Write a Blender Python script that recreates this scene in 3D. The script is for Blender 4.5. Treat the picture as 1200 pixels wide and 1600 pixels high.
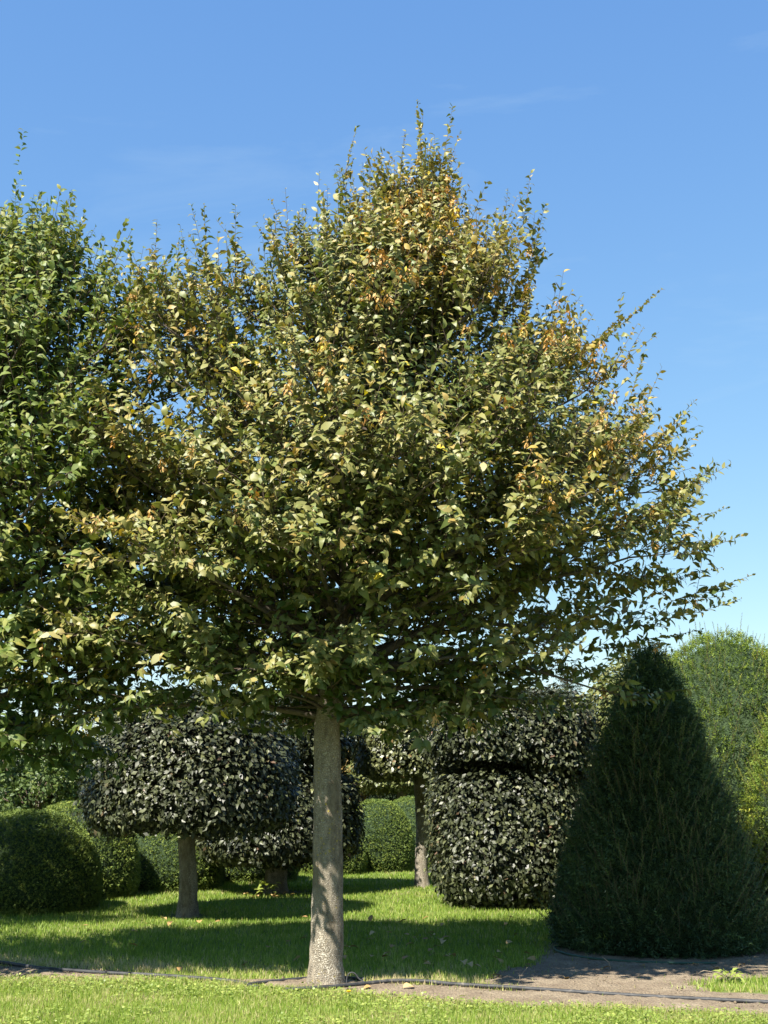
import bpy, math, random
import numpy as np
from mathutils import Matrix, Vector

for o in list(bpy.data.objects):
    bpy.data.objects.remove(o)
S = bpy.context.scene
COL = S.collection
R = math.radians
rng = np.random.default_rng(7)

# ------------------------------------------------------------------ camera
CAM_POS = np.array([0.0, 0.0, 1.6])
cd = bpy.data.cameras.new('camera')
cam = bpy.data.objects.new('camera', cd)
COL.objects.link(cam)
cam.location = CAM_POS
cam.rotation_euler = (R(90 + 12), 0, 0)
cd.sensor_fit = 'VERTICAL'
cd.sensor_height = 36.0
cd.lens = 45.0
cd.clip_end = 2000
S.camera = cam

# ------------------------------------------------------------------ sky and sun
SUN_TO = Vector((-0.48, -0.65, 1.0)).normalized()
SUN_EL = math.asin(SUN_TO.z)
SUN_ROT = math.atan2(SUN_TO.x, SUN_TO.y)
world = bpy.data.worlds.new('World')
S.world = world
world.use_nodes = True
wn = world.node_tree.nodes
wl = world.node_tree.links
wn.clear()
wo = wn.new('ShaderNodeOutputWorld')
bg = wn.new('ShaderNodeBackground')
sky = wn.new('ShaderNodeTexSky')
sky.sky_type = 'NISHITA'
sky.sun_disc = False
sky.sun_elevation = SUN_EL
sky.sun_rotation = SUN_ROT
sky.altitude = 0
sky.air_density = 1.0
sky.dust_density = 0.0
sky.ozone_density = 3.0
bg.inputs['Strength'].default_value = 0.062
# the camera's rendering of the sky: per-channel response, bluer and flatter than the raw sky
sep = wn.new('ShaderNodeSeparateColor')
cmb = wn.new('ShaderNodeCombineColor')
wl.new(sky.outputs[0], sep.inputs[0])
for ch, (amp, pw) in enumerate([(1.02, .88), (1.52, .70), (2.9, .38)]):
    pn = wn.new('ShaderNodeMath')
    pn.operation = 'POWER'
    pn.inputs[1].default_value = pw
    mn = wn.new('ShaderNodeMath')
    mn.operation = 'MULTIPLY'
    mn.inputs[1].default_value = amp
    wl.new(sep.outputs[ch], pn.inputs[0])
    wl.new(pn.outputs[0], mn.inputs[0])
    wl.new(mn.outputs[0], cmb.inputs[ch])
tcw = wn.new('ShaderNodeTexCoord')
mpw = wn.new('ShaderNodeMapping')
mpw.inputs['Scale'].default_value = (2.2, 2.2, 9.0)
wl.new(tcw.outputs['Generated'], mpw.inputs['Vector'])
nzw = wn.new('ShaderNodeTexNoise')
nzw.inputs['Scale'].default_value = 1.6
nzw.inputs['Detail'].default_value = 6
nzw.inputs['Roughness'].default_value = .6
nzw.inputs['Distortion'].default_value = .6
wl.new(mpw.outputs[0], nzw.inputs['Vector'])
rpw = wn.new('ShaderNodeValToRGB')
rpw.color_ramp.elements[0].position = .56
rpw.color_ramp.elements[0].color = (0, 0, 0, 1)
rpw.color_ramp.elements[1].position = .85
rpw.color_ramp.elements[1].color = (.2, .2, .2, 1)
wl.new(nzw.outputs['Fac'], rpw.inputs[0])
mxw = wn.new('ShaderNodeMix')
mxw.data_type = 'RGBA'
mxw.inputs[7].default_value = (4.2, 5.2, 5.6, 1)
wl.new(rpw.outputs[0], mxw.inputs[0])
wl.new(cmb.outputs[0], mxw.inputs[6])
wl.new(mxw.outputs[2], bg.inputs['Color'])
wl.new(bg.outputs[0], wo.inputs['Surface'])

sd = bpy.data.lights.new('sun', 'SUN')
sd.energy = 5.0
sd.angle = R(0.53)
sd.color = (1.0, 0.94, 0.84)
sun = bpy.data.objects.new('sun', sd)
COL.objects.link(sun)
sun.location = (-9, -15, 20)
sun.rotation_euler = SUN_TO.to_track_quat('Z', 'Y').to_euler()

S.view_settings.view_transform = 'Standard'
S.view_settings.look = 'None'
S.view_settings.gamma = 1.0
S.view_settings.use_curve_mapping = False
S.view_settings.exposure = 1.55
S.render.engine = 'CYCLES'
S.cycles.max_bounces = 6
S.cycles.diffuse_bounces = 3
S.cycles.glossy_bounces = 2
S.cycles.transmission_bounces = 3

# ------------------------------------------------------------------ small helpers
def norm(v):
    return v / np.maximum(np.linalg.norm(v, axis=-1, keepdims=True), 1e-9)

def wob(p, f, seed=0):
    """smooth pseudo noise in about -1..1 from world positions"""
    x, y, z = p[..., 0] * f, p[..., 1] * f, p[..., 2] * f
    s = seed * 1.7
    return (np.sin(x * 1.3 + 1.9 * np.sin(y * .9 + s) + s) + np.sin(y * 1.7 + 1.6 * np.sin(z * 1.1 + 2 * s) + 2.1)
            + np.sin(z * 1.5 + 1.7 * np.sin(x * 1.2 - s) + .7 + s)) / 3

def np_mesh(name, V, T, tint=None, smooth=False):
    """mesh from numpy verts and triangles, optional per-vertex float attribute 'tint'"""
    me = bpy.data.meshes.new(name)
    V = np.ascontiguousarray(V, dtype=np.float32)
    T = np.ascontiguousarray(T, dtype=np.int32)
    k = T.shape[1]
    me.vertices.add(len(V))
    me.vertices.foreach_set('co', V.ravel())
    me.loops.add(T.size)
    me.loops.foreach_set('vertex_index', T.ravel())
    me.polygons.add(len(T))
    me.polygons.foreach_set('loop_start', np.arange(len(T), dtype=np.int32) * k)
    if smooth:
        me.polygons.foreach_set('use_smooth', np.ones(len(T), dtype=bool))
    if tint is not None:
        a = me.attributes.new('tint', 'FLOAT', 'POINT')
        a.data.foreach_set('value', np.ascontiguousarray(tint, dtype=np.float32))
    me.update(calc_edges=True)
    return me

def obj(name, me, mat, parent=None, loc=None):
    o = bpy.data.objects.new(name, me)
    COL.objects.link(o)
    if mat is not None and me is not None and len(me.materials) == 0:
        me.materials.append(mat)
    if parent is not None:
        o.parent = parent
    if loc is not None:
        o.location = loc
    return o

def tag(o, label=None, cat=None, group=None, kind=None):
    if label: o['label'] = label
    if cat: o['category'] = cat
    if group: o['group'] = group
    if kind: o['kind'] = kind
    return o

def thing(name, label, cat, loc, group=None):
    o = bpy.data.objects.new(name, None)
    o.empty_display_size = 0.2
    COL.objects.link(o)
    o.location = loc
    return tag(o, label, cat, group)

def frames(d, n, size, width=1.0):
    """(N,3,3) matrices whose columns are width, length, normal axes"""
    d = norm(d)
    x = norm(np.cross(d, n))
    z = np.cross(x, d)
    s = np.asarray(size).reshape(-1, 1)
    return np.stack([x * s * width, d * s, z * s], axis=2)

def scatter(P, M, tv, tt):
    """instance template verts/tris over transforms into one vertex/triangle array"""
    V = np.einsum('nij,kj->nki', M, tv) + P[:, None, :]
    T = tt[None] + (np.arange(len(P)) * len(tv))[:, None, None]
    return V.reshape(-1, 3), T.reshape(-1, tt.shape[1])

def tube(path, rad, sides=6, bump=0.0, seed=0, cap=True):
    path = np.asarray(path, float)
    rad = np.asarray(rad, float)
    n = len(path)
    tan = norm(np.gradient(path, axis=0))
    ref = np.array([0.3, 1.0, 0.1]) if abs(tan[0][2]) > .7 else np.array([0, 0, 1.0])
    a = norm(np.cross(tan, ref))
    b = np.cross(tan, a)
    th = np.arange(sides) * 2 * math.pi / sides
    ring = a[:, None] * np.cos(th)[None, :, None] + b[:, None] * np.sin(th)[None, :, None]
    rr = rad[:, None] * np.ones((1, sides))
    V = path[:, None] + ring * rr[..., None]
    if bump:
        V = path[:, None] + ring * (rr * (1 + bump * wob(V, 9, seed) + .6 * bump * wob(V, 23, seed + 3)))[..., None]
    V = V.reshape(-1, 3)
    i = np.arange(n - 1)[:, None] * sides
    j = np.arange(sides)[None]
    j2 = (j + 1) % sides
    q = np.stack([i + j, i + j2, i + sides + j2, i + sides + j], -1).reshape(-1, 4)
    T = np.concatenate([q[:, [0, 1, 2]], q[:, [0, 2, 3]]])
    if cap:
        V = np.concatenate([V, path[-1:]])
        e = (n - 1) * sides
        c = len(V) - 1
        T = np.concatenate([T, np.array([[e + k, e + (k + 1) % sides, c] for k in range(sides)])])
    return V, T

def join(parts):
    Vs, Ts, off = [], [], 0
    for V, T in parts:
        Vs.append(V)
        Ts.append(T + off)
        off += len(V)
    return np.concatenate(Vs), np.concatenate(Ts)

# ------------------------------------------------------------------ materials
def new_mat(name):
    m = bpy.data.materials.new(name)
    m.use_nodes = True
    m.node_tree.nodes.clear()
    return m, m.node_tree.nodes, m.node_tree.links

def ramp(nd, stops):
    r = nd.new('ShaderNodeValToRGB')
    e = r.color_ramp.elements
    while len(e) > 1:
        e.remove(e[-1])
    e[0].position = stops[0][0]
    e[0].color = (*stops[0][1], 1)
    for p, c in stops[1:]:
        k = e.new(p)
        k.color = (*c, 1)
    return r

def leaf_mat(name, stops, rough=.5, spec=.5, trans=.25, sheen=1.25, noise=0.0):
    """leaf: colour from the per-leaf 'tint' attribute; part of the light passes through the blade"""
    m, nd, lk = new_mat(name)
    out = nd.new('ShaderNodeOutputMaterial')
    at = nd.new('ShaderNodeAttribute')
    at.attribute_name = 'tint'
    rp = ramp(nd, stops)
    fac = at.outputs['Fac']
    if noise:
        tc = nd.new('ShaderNodeNewGeometry')
        nz = nd.new('ShaderNodeTexNoise')
        nz.inputs['Scale'].default_value = 1.6
        nz.inputs['Detail'].default_value = 3
        lk.new(tc.outputs['Position'], nz.inputs['Vector'])
        ma = nd.new('ShaderNodeMath')
        ma.operation = 'MULTIPLY_ADD'
        ma.inputs[1].default_value = noise
        lk.new(nz.outputs['Fac'], ma.inputs[0])
        sb = nd.new('ShaderNodeMath')
        sb.operation = 'SUBTRACT'
        sb.inputs[1].default_value = noise * .5
        lk.new(at.outputs['Fac'], sb.inputs[0])
        lk.new(sb.outputs[0], ma.inputs[2])
        fac = ma.outputs[0]
    lk.new(fac, rp.inputs[0])
    pb = nd.new('ShaderNodeBsdfPrincipled')
    pb.inputs['Roughness'].default_value = rough
    pb.inputs['Specular IOR Level'].default_value = spec
    lk.new(rp.outputs[0], pb.inputs['Base Color'])
    if trans > 0:
        hs = nd.new('ShaderNodeHueSaturation')
        hs.inputs['Hue'].default_value = .497
        hs.inputs['Saturation'].default_value = 1.15
        hs.inputs['Value'].default_value = sheen
        lk.new(rp.outputs[0], hs.inputs['Color'])
        tr = nd.new('ShaderNodeBsdfTranslucent')
        lk.new(hs.outputs[0], tr.inputs['Color'])
        mx = nd.new('ShaderNodeMixShader')
        mx.inputs[0].default_value = trans
        lk.new(pb.outputs[0], mx.inputs[1])
        lk.new(tr.outputs[0], mx.inputs[2])
        lk.new(mx.outputs[0], out.inputs['Surface'])
    else:
        lk.new(pb.outputs[0], out.inputs['Surface'])
    return m

def noise_mat(name, stops, scale=8, detail=6, rough=.9, bump=.3, bscale=40, dist=.02, scale2=None):
    m, nd, lk = new_mat(name)
    out = nd.new('ShaderNodeOutputMaterial')
    g = nd.new('ShaderNodeNewGeometry')
    n1 = nd.new('ShaderNodeTexNoise')
    n1.inputs['Scale'].default_value = scale
    n1.inputs['Detail'].default_value = detail
    n1.inputs['Roughness'].default_value = .65
    lk.new(g.outputs['Position'], n1.inputs['Vector'])
    fac = n1.outputs['Fac']
    if scale2:
        n3 = nd.new('ShaderNodeTexNoise')
        n3.inputs['Scale'].default_value = scale2
        n3.inputs['Detail'].default_value = 3
        lk.new(g.outputs['Position'], n3.inputs['Vector'])
        av = nd.new('ShaderNodeMix')
        av.inputs[0].default_value = .45
        lk.new(fac, av.inputs[2])
        lk.new(n3.outputs['Fac'], av.inputs[3])
        fac = av.outputs[0]
    rp = ramp(nd, stops)
    lk.new(fac, rp.inputs[0])
    n2 = nd.new('ShaderNodeTexNoise')
    n2.inputs['Scale'].default_value = bscale
    n2.inputs['Detail'].default_value = 5
    lk.new(g.outputs['Position'], n2.inputs['Vector'])
    bp = nd.new('ShaderNodeBump')
    bp.inputs['Strength'].default_value = bump
    bp.inputs['Distance'].default_value = dist
    lk.new(n2.outputs['Fac'], bp.inputs['Height'])
    pb = nd.new('ShaderNodeBsdfPrincipled')
    pb.inputs['Roughness'].default_value = rough
    pb.inputs['Specular IOR Level'].default_value = .25
    lk.new(rp.outputs[0], pb.inputs['Base Color'])
    lk.new(bp.outputs[0], pb.inputs['Normal'])
    lk.new(pb.outputs[0], out.inputs['Surface'])
    return m

def bark_mat(name, dark, mid, light, lichen):
    """grey-tan bark with upright fissures, pale crust flecks and yellow lichen dots"""
    m, nd, lk = new_mat(name)
    out = nd.new('ShaderNodeOutputMaterial')
    g = nd.new('ShaderNodeNewGeometry')
    mp = nd.new('ShaderNodeMapping')
    mp.inputs['Scale'].default_value = (1, 1, .35)
    lk.new(g.outputs['Position'], mp.inputs['Vector'])
    n1 = nd.new('ShaderNodeTexNoise')
    n1.inputs['Scale'].default_value = 28
    n1.inputs['Detail'].default_value = 8
    n1.inputs['Roughness'].default_value = .7
    lk.new(mp.outputs[0], n1.inputs['Vector'])
    r1 = ramp(nd, [(.3, dark), (.48, mid), (.68, light)])
    lk.new(n1.outputs['Fac'], r1.inputs[0])
    n2 = nd.new('ShaderNodeTexNoise')
    n2.inputs['Scale'].default_value = 95
    n2.inputs['Detail'].default_value = 4
    lk.new(g.outputs['Position'], n2.inputs['Vector'])
    nb = nd.new('ShaderNodeTexNoise')
    nb.inputs['Scale'].default_value = 6
    nb.inputs['Detail'].default_value = 4
    lk.new(mp.outputs[0], nb.inputs['Vector'])
    sm = nd.new('ShaderNodeMath')
    sm.operation = 'MULTIPLY_ADD'
    sm.inputs[1].default_value = .55
    sm.inputs[2].default_value = -.27
    lk.new(nb.outputs['Fac'], sm.inputs[0])
    sa = nd.new('ShaderNodeMath')
    sa.operation = 'ADD'
    lk.new(n2.outputs['Fac'], sa.inputs[0])
    lk.new(sm.outputs[0], sa.inputs[1])
    r2 = ramp(nd, [(.50, (0, 0, 0)), (.66, (.85, .85, .85))])
    lk.new(sa.outputs[0], r2.inputs[0])
    rb = ramp(nd, [(.36, (.68, .67, .62)), (.52, (1, 1, 1)), (.68, (1.0, .96, .88))])
    lk.new(nb.outputs['Fac'], rb.inputs[0])
    mb = nd.new('ShaderNodeMix')
    mb.data_type = 'RGBA'
    mb.blend_type = 'MULTIPLY'
    mb.inputs[0].default_value = 1
    lk.new(r1.outputs[0], mb.inputs[6])
    lk.new(rb.outputs[0], mb.inputs[7])
    m1 = nd.new('ShaderNodeMix')
    m1.data_type = 'RGBA'
    m1.inputs[7].default_value = (.46, .42, .34, 1)
    lk.new(r2.outputs[0], m1.inputs[0])
    lk.new(mb.outputs[2], m1.inputs[6])
    n3 = nd.new('ShaderNodeTexVoronoi')
    n3.inputs['Scale'].default_value = 21
    lk.new(g.outputs['Position'], n3.inputs['Vector'])
    r3 = ramp(nd, [(.13, (.75, .75, .75)), (.24, (0, 0, 0))])
    lk.new(n3.outputs['Distance'], r3.inputs[0])
    n4 = nd.new('ShaderNodeTexNoise')
    n4.inputs['Scale'].default_value = 5
    lk.new(g.outputs['Position'], n4.inputs['Vector'])
    r4 = ramp(nd, [(.5, (0, 0, 0)), (.6, (1, 1, 1))])
    lk.new(n4.outputs['Fac'], r4.inputs[0])
    mu = nd.new('ShaderNodeMath')
    mu.operation = 'MULTIPLY'
    lk.new(r3.outputs[0], mu.inputs[0])
    lk.new(r4.outputs[0], mu.inputs[1])
    m2 = nd.new('ShaderNodeMix')
    m2.data_type = 'RGBA'
    m2.inputs[7].default_value = (*lichen, 1)
    lk.new(mu.outputs[0], m2.inputs[0])
    lk.new(m1.outputs[2], m2.inputs[6])
    ad = nd.new('ShaderNodeMath')
    ad.operation = 'ADD'
    lk.new(n1.outputs['Fac'], ad.inputs[0])
    lk.new(r2.outputs[0], ad.inputs[1])
    bp = nd.new('ShaderNodeBump')
    bp.inputs['Strength'].default_value = 1.0
    bp.inputs['Distance'].default_value = .012
    lk.new(ad.outputs[0], bp.inputs['Height'])
    pb = nd.new('ShaderNodeBsdfPrincipled')
    pb.inputs['Roughness'].default_value = .9
    pb.inputs['Specular IOR Level'].default_value = .2
    lk.new(m2.outputs[2], pb.inputs['Base Color'])
    lk.new(bp.outputs[0], pb.inputs['Normal'])
    lk.new(pb.outputs[0], out.inputs['Surface'])
    return m

def plain(name, c, rough=.6, spec=.4):
    return noise_mat(name, [(.3, tuple(x * .75 for x in c)), (.7, tuple(min(1, x * 1.2) for x in c))], scale=30, rough=rough, bump=.1)

M_HORN = leaf_mat('hornbeam_leaf', [(0, (.035, .07, .012)), (.3, (.085, .12, .024)), (.6, (.17, .175, .045)),
                                   (.82, (.235, .215, .07)), (.95, (.29, .21, .06)), (1, (.45, .36, .03))], .5, .45, .22, 1.2)
M_HORN2 = leaf_mat('neighbour_leaf', [(0, (.035, .075, .016)), (.4, (.10, .145, .028)), (.75, (.18, .205, .05)),
                                     (.93, (.24, .24, .075)), (1, (.32, .28, .03))], .52, .4, .25, 1.25)
M_BEECH = leaf_mat('dark_beech_leaf', [(0, (.014, .018, .009)), (.35, (.036, .042, .02)), (.6, (.06, .07, .03)), (.85, (.115, .125, .055)),
                                      (.96, (.12, .07, .045)), (1, (.16, .17, .06))], .45, .38, .12, 1.2)
M_BEECHG = leaf_mat('green_beech_leaf', [(0, (.035, .045, .016)), (.5, (.09, .10, .035)), (.9, (.16, .17, .06)),
                                        (1, (.18, .12, .05))], .42, .6, .15, 1.2)
M_PALE = leaf_mat('pale_hornbeam_leaf', [(0, (.06, .08, .02)), (.5, (.13, .15, .04)), (.9, (.2, .2, .07)), (1, (.25, .17, .06))], .45, .5, .25, 1.2)
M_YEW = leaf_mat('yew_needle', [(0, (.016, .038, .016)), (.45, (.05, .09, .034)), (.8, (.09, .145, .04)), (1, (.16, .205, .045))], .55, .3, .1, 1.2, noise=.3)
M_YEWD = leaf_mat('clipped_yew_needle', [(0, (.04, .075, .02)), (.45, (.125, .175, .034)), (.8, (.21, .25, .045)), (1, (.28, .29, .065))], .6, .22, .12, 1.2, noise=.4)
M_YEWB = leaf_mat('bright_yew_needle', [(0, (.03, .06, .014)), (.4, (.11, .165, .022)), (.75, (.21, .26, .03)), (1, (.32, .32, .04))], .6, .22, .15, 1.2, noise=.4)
M_SHRUB = leaf_mat('shrub_leaf', [(0, (.03, .055, .014)), (.5, (.08, .12, .03)), (1, (.17, .2, .05))], .5, .4, .25, 1.3)
M_YELLOW = leaf_mat('yellow_shrub_leaf', [(0, (.07, .09, .015)), (.5, (.17, .18, .03)), (1, (.34, .28, .05))], .5, .4, .25, 1.3)
M_AMBER = leaf_mat('amber_shrub_leaf', [(0, (.10, .07, .02)), (.5, (.24, .16, .04)), (1, (.4, .28, .09))], .5, .4, .2, 1.2)
M_CONIF = leaf_mat('dark_conifer_needle', [(0, (.01, .018, .008)), (.6, (.03, .042, .018)), (1, (.06, .07, .03))], .6, .3, .05, 1.2)
M_GRASS = leaf_mat('grass_blade', [(0, (.08, .135, .022)), (.4, (.17, .26, .04)), (.7, (.275, .355, .065)), (.88, (.42, .39, .16)), (1, (.5, .42, .24))], .5, .3, .38, 1.3)
M_WEED = leaf_mat('weed_leaf', [(0, (.09, .14, .025)), (.6, (.21, .27, .055)), (1, (.32, .35, .09))], .45, .4, .3, 1.3)
M_FALLEN = leaf_mat('fallen_leaf', [(0, (.2, .11, .035)), (.5, (.34, .22, .085)), (1, (.46, .33, .15))], .7, .3, .1, 1.1)
M_SEED = leaf_mat('seed_bract', [(0, (.36, .19, .055)), (.4, (.46, .28, .09)), (.7, (.53, .34, .16)), (1, (.56, .42, .08))], .6, .3, .3, 1.2)
M_BARK = bark_mat('hornbeam_bark', (.09, .072, .054), (.21, .18, .138), (.34, .295, .225), (.34, .27, .04))
M_BARKB = bark_mat('beech_bark', (.10, .085, .065), (.21, .182, .14), (.33, .29, .225), (.22, .22, .12))
M_BRANCH = noise_mat('branch_bark', [(.3, (.05, .04, .03)), (.7, (.12, .1, .078))], 22, bump=.3)
M_TWIG = noise_mat('twig_bark', [(.3, (.06, .042, .03)), (.7, (.13, .095, .07))], 20, bump=.1)
M_CORE = noise_mat('shade_core', [(.35, (.012, .012, .007)), (.7, (.03, .026, .016))], 25, bump=.9, bscale=30, dist=.05)  # near-black colour of the added cores, standing in for shade between leaves
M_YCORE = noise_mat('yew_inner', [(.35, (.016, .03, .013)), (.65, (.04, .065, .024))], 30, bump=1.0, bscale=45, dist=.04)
M_TURF = noise_mat('turf_ground', [(.3, (.06, .085, .02)), (.5, (.11, .14, .035)), (.7, (.17, .17, .06))], 3, rough=.95, bump=.6, bscale=60, scale2=40)
M_SOIL = noise_mat('sandy_soil', [(.3, (.11, .078, .055)), (.5, (.19, .15, .102)), (.7, (.31, .255, .178))], 4, 8, .95, 1.0, 45, .03, scale2=75)
M_PIPE = noise_mat('black_pipe', [(.35, (.02, .021, .023)), (.6, (.045, .046, .048)), (.75, (.16, .14, .115))], 14, rough=.55, bump=.1)
M_HOSE = plain('green_hose', (.03, .07, .05), .4)
M_STICK = plain('dry_stick', (.3, .24, .17), .8)
M_DAND = plain('dandelion_petal', (.75, .55, .02), .6)

# ------------------------------------------------------------------ leaf templates (width x, length y, normal z)
def leaf_template(w=.29, fold=.10, droop=.16, curl=.05):
    """ovate pointed blade, folded along the midrib with a drooping tip; 10 triangles"""
    st = [(0, 0), (.2, .78), (.45, 1.0), (.75, .6), (1.0, 0)]
    V = []
    for t, a in st:
        z = -droop * t * t + curl * math.sin(t * 3.1)
        if a == 0:
            V.append((0, t, z))
        else:
            V += [(-w * a, t, z + fold * a), (0, t, z), (w * a, t, z + fold * a)]
    V = np.array(V)
    F = [(0, 2, 1), (0, 3, 2)]
    for i in (1, 4):
        F += [(i, i + 1, i + 4), (i, i + 4, i + 3), (i + 1, i + 2, i + 5), (i + 1, i + 5, i + 4)]
    F += [(7, 8, 10), (8, 9, 10)]
    return V, np.array(F)

def small_leaf_template(w=.3, fold=.1, droop=.15):
    """six-triangle ovate leaf for foliage farther away"""
    V = np.array([(0, 0, 0), (-w, .4, fold - .02), (0, .42, .02), (w, .4, fold - .02), (-w * .62, .74, fold * .6 - droop * .5),
                  (w * .62, .74, fold * .6 - droop * .5), (0, 1, -droop)])
    F = np.array([(0, 2, 1), (0, 3, 2), (1, 2, 4), (2, 3, 5), (2, 5, 4), (4, 5, 6)])
    return V, F

LEAF = leaf_template()
LEAF_S = small_leaf_template()
LEAF_H = (np.array([(0, 0, 0), (-.23, .2, .07), (.23, .2, .07), (-.29, .47, .09), (0, .45, .04), (.29, .47, .09), (-.16, .78, -.05), (.16, .78, -.05), (0, 1, -.26)]),
          np.array([(0, 4, 1), (0, 2, 4), (1, 4, 3), (2, 5, 4), (3, 4, 6), (4, 5, 7), (4, 7, 6), (6, 7, 8)]))
LEAF_M = (np.array([(0, 0, 0), (-.28, .36, .085), (0, .42, .035), (.28, .36, .085), (-.2, .7, .0), (.2, .7, .0), (0, 1, -.26)]),
          np.array([(0, 2, 1), (0, 3, 2), (1, 2, 4), (2, 3, 5), (2, 5, 4), (4, 5, 6)]))
LEAF_4 = (np.array([(0, 0, 0), (-.3, .48, .07), (0, .5, -.01), (.3, .48, .07), (0, 1, -.16)]), np.array([(0, 2, 1), (0, 3, 2), (1, 2, 4), (2, 3, 4)]))
LEAF_BEECH = small_leaf_template(.27, .07, .16)

def needle_sprig(n=9, L=1.0, nl=.34, w=.045, spread=.9, seed=1):
    """short shoot with narrow needles, one triangle each"""
    r = np.random.default_rng(seed)
    V, F = [], []
    for i in range(n):
        t = (i + .5) / n
        a = r.uniform(0, 2 * math.pi)
        b = np.array([0, t * L * .85, 0])
        d = np.array([math.cos(a) * spread, .75, math.sin(a) * spread])
        d = d / np.linalg.norm(d)
        s = np.cross(d, [math.sin(a), .2, -math.cos(a)])
        s = s / np.linalg.norm(s)
        k = len(V)
        ln = nl * r.uniform(.8, 1.2) * (1.1 - .4 * t)
        V += [b - s * w, b + s * w, b + d * ln]
        F.append((k, k + 1, k + 2))
    return np.array(V), np.array(F)

# ------------------------------------------------------------------ foliage as parts: big ones single leaves, the rest one mass
def emit_foliage(th, base, P, M, tint, tpl, mat, single=300, name='foliage', leafname='leaf', mass=None):
    base = np.asarray(base, float)
    tv, tt = tpl
    P = np.asarray(P)
    keep = np.ones(len(P), bool)
    if single:
        to = CAM_POS - P
        d = np.linalg.norm(to, axis=1)
        face = np.abs(np.einsum('ni,ni->n', norm(M[:, :, 2]), to / d[:, None]))
        area = np.linalg.norm(M[:, :, 1], axis=1) ** 2 * (face + .15)
        u = P[:, 0] / np.maximum(P[:, 1], .1)
        inview = np.abs(u) < .29
        # crowns are cut into cells so that the single leaves are the front ones all over the crown
        cell = np.floor(P[:, 0] / .33).astype(int) * 1000 + np.floor(P[:, 2] / .33).astype(int)
        score = np.where(inview, area / d ** 6, -1)
        order = np.argsort(-score)
        cnt, pick = {}, []
        cap = 2
        while len(pick) < single and cap < 40:
            got = set(pick)
            for i in order:
                if score[i] < 0 or len(pick) >= single:
                    break
                if i in got:
                    continue
                c = cell[i]
                if cnt.get(c, 0) < cap:
                    cnt[c] = cnt.get(c, 0) + 1
                    pick.append(i)
            cap += 3
        K = 6
        qs = np.quantile(tint, (np.arange(K) + .5) / K)
        ms = []
        for k in range(K):
            me = np_mesh(leafname, tv, tt, np.full(len(tv), qs[k]), smooth=True)
            me.materials.append(mat)
            ms.append(me)
        for i in pick:
            keep[i] = False
            k = int(np.argmin(np.abs(qs - tint[i])))
            o = bpy.data.objects.new(leafname, ms[k])
            COL.objects.link(o)
            o.parent = th
            m4 = np.eye(4)
            m4[:3, :3] = M[i]
            m4[:3, 3] = P[i] - base
            o.matrix_local = Matrix(m4.tolist())
    tv, tt = mass or tpl
    V, T = scatter(P[keep] - base, M[keep], tv, tt)
    o = obj(name, np_mesh(name, V, T, np.repeat(tint[keep], len(tv)), smooth=True), mat, th)
    o['kind'] = 'stuff'
    return o

# ------------------------------------------------------------------ the setting: lawn ground and soil strip
ROW_D = np.array([.955, -.296])       # direction of the tree row on the ground
ROW_P = np.array([-.44, 11.0])
def row_coords(x, y):
    dx, dy = x - ROW_P[0], y - ROW_P[1]
    s = dx * ROW_D[0] + dy * ROW_D[1]
    t = -dx * ROW_D[1] + dy * ROW_D[0]
    return s, t                       # along the row, and away from the camera across it

def fbm2(x, y, seed=0):
    p = np.stack([x, y, np.zeros_like(x)], -1)
    return .5 * wob(p, 1.7, seed) + .3 * wob(p, 4.3, seed + 1) + .2 * wob(p, 11., seed + 2)

def soil_mask(x, y):
    """positive inside bare soil: a strip under the tree row, widening to the sandy bed round the conical yew"""
    s, t = row_coords(x, y)
    n = fbm2(x, y, 5) * .16 + fbm2(x * 3.1, y * 3.1, 15) * .07
    back = np.interp(s, [-9, -3.2, -2, -1.0, -.5, 0, .5, 1.0, 1.6, 9], [.18, .14, .08, -.06, .1, .22, .08, .1, .16, .2])
    front = np.interp(s, [-9, -3.2, -2.0, -1.1, -.6, 0, .6, 1.5, 3, 9], [-.62, -.5, -.3, -.02, -.22, -.3, -.42, -.55, -.5, -.5])
    strip = np.minimum(back - t, t - front)
    # bed round the cone
    bx = np.minimum(x - np.interp(y, [10.5, 11.1, 11.6, 12.2, 12.8, 13.6, 15], [1.1, .8, 1.0, 1.32, 1.5, 1.68, 1.9]), 15.2 - y)
    bed = np.minimum(np.minimum(bx, 5.5 - x), t + .3)
    patch = (((x - 3.4) / 1.0) ** 2 + ((y - 10.85) / .52) ** 2)
    bed = np.minimum(bed, (patch - 1) * .4)
    ring = .62 - np.hypot(x + 2.42, y - 16.43)
    ring2 = .75 - np.hypot(x + 1.64, (y - 19.9))
    m = np.maximum(np.maximum(np.maximum(strip, bed), ring - .3), ring2 - .25)
    return m + n

gm = np_mesh('lawn_ground', np.array([(-300, -60, 0), (300, -60, 0), (300, 600, 0), (-300, 600, 0)], float), np.array([[0, 1, 2, 3]]))
tag(obj('lawn_ground', gm, M_TURF), kind='structure')

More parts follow.
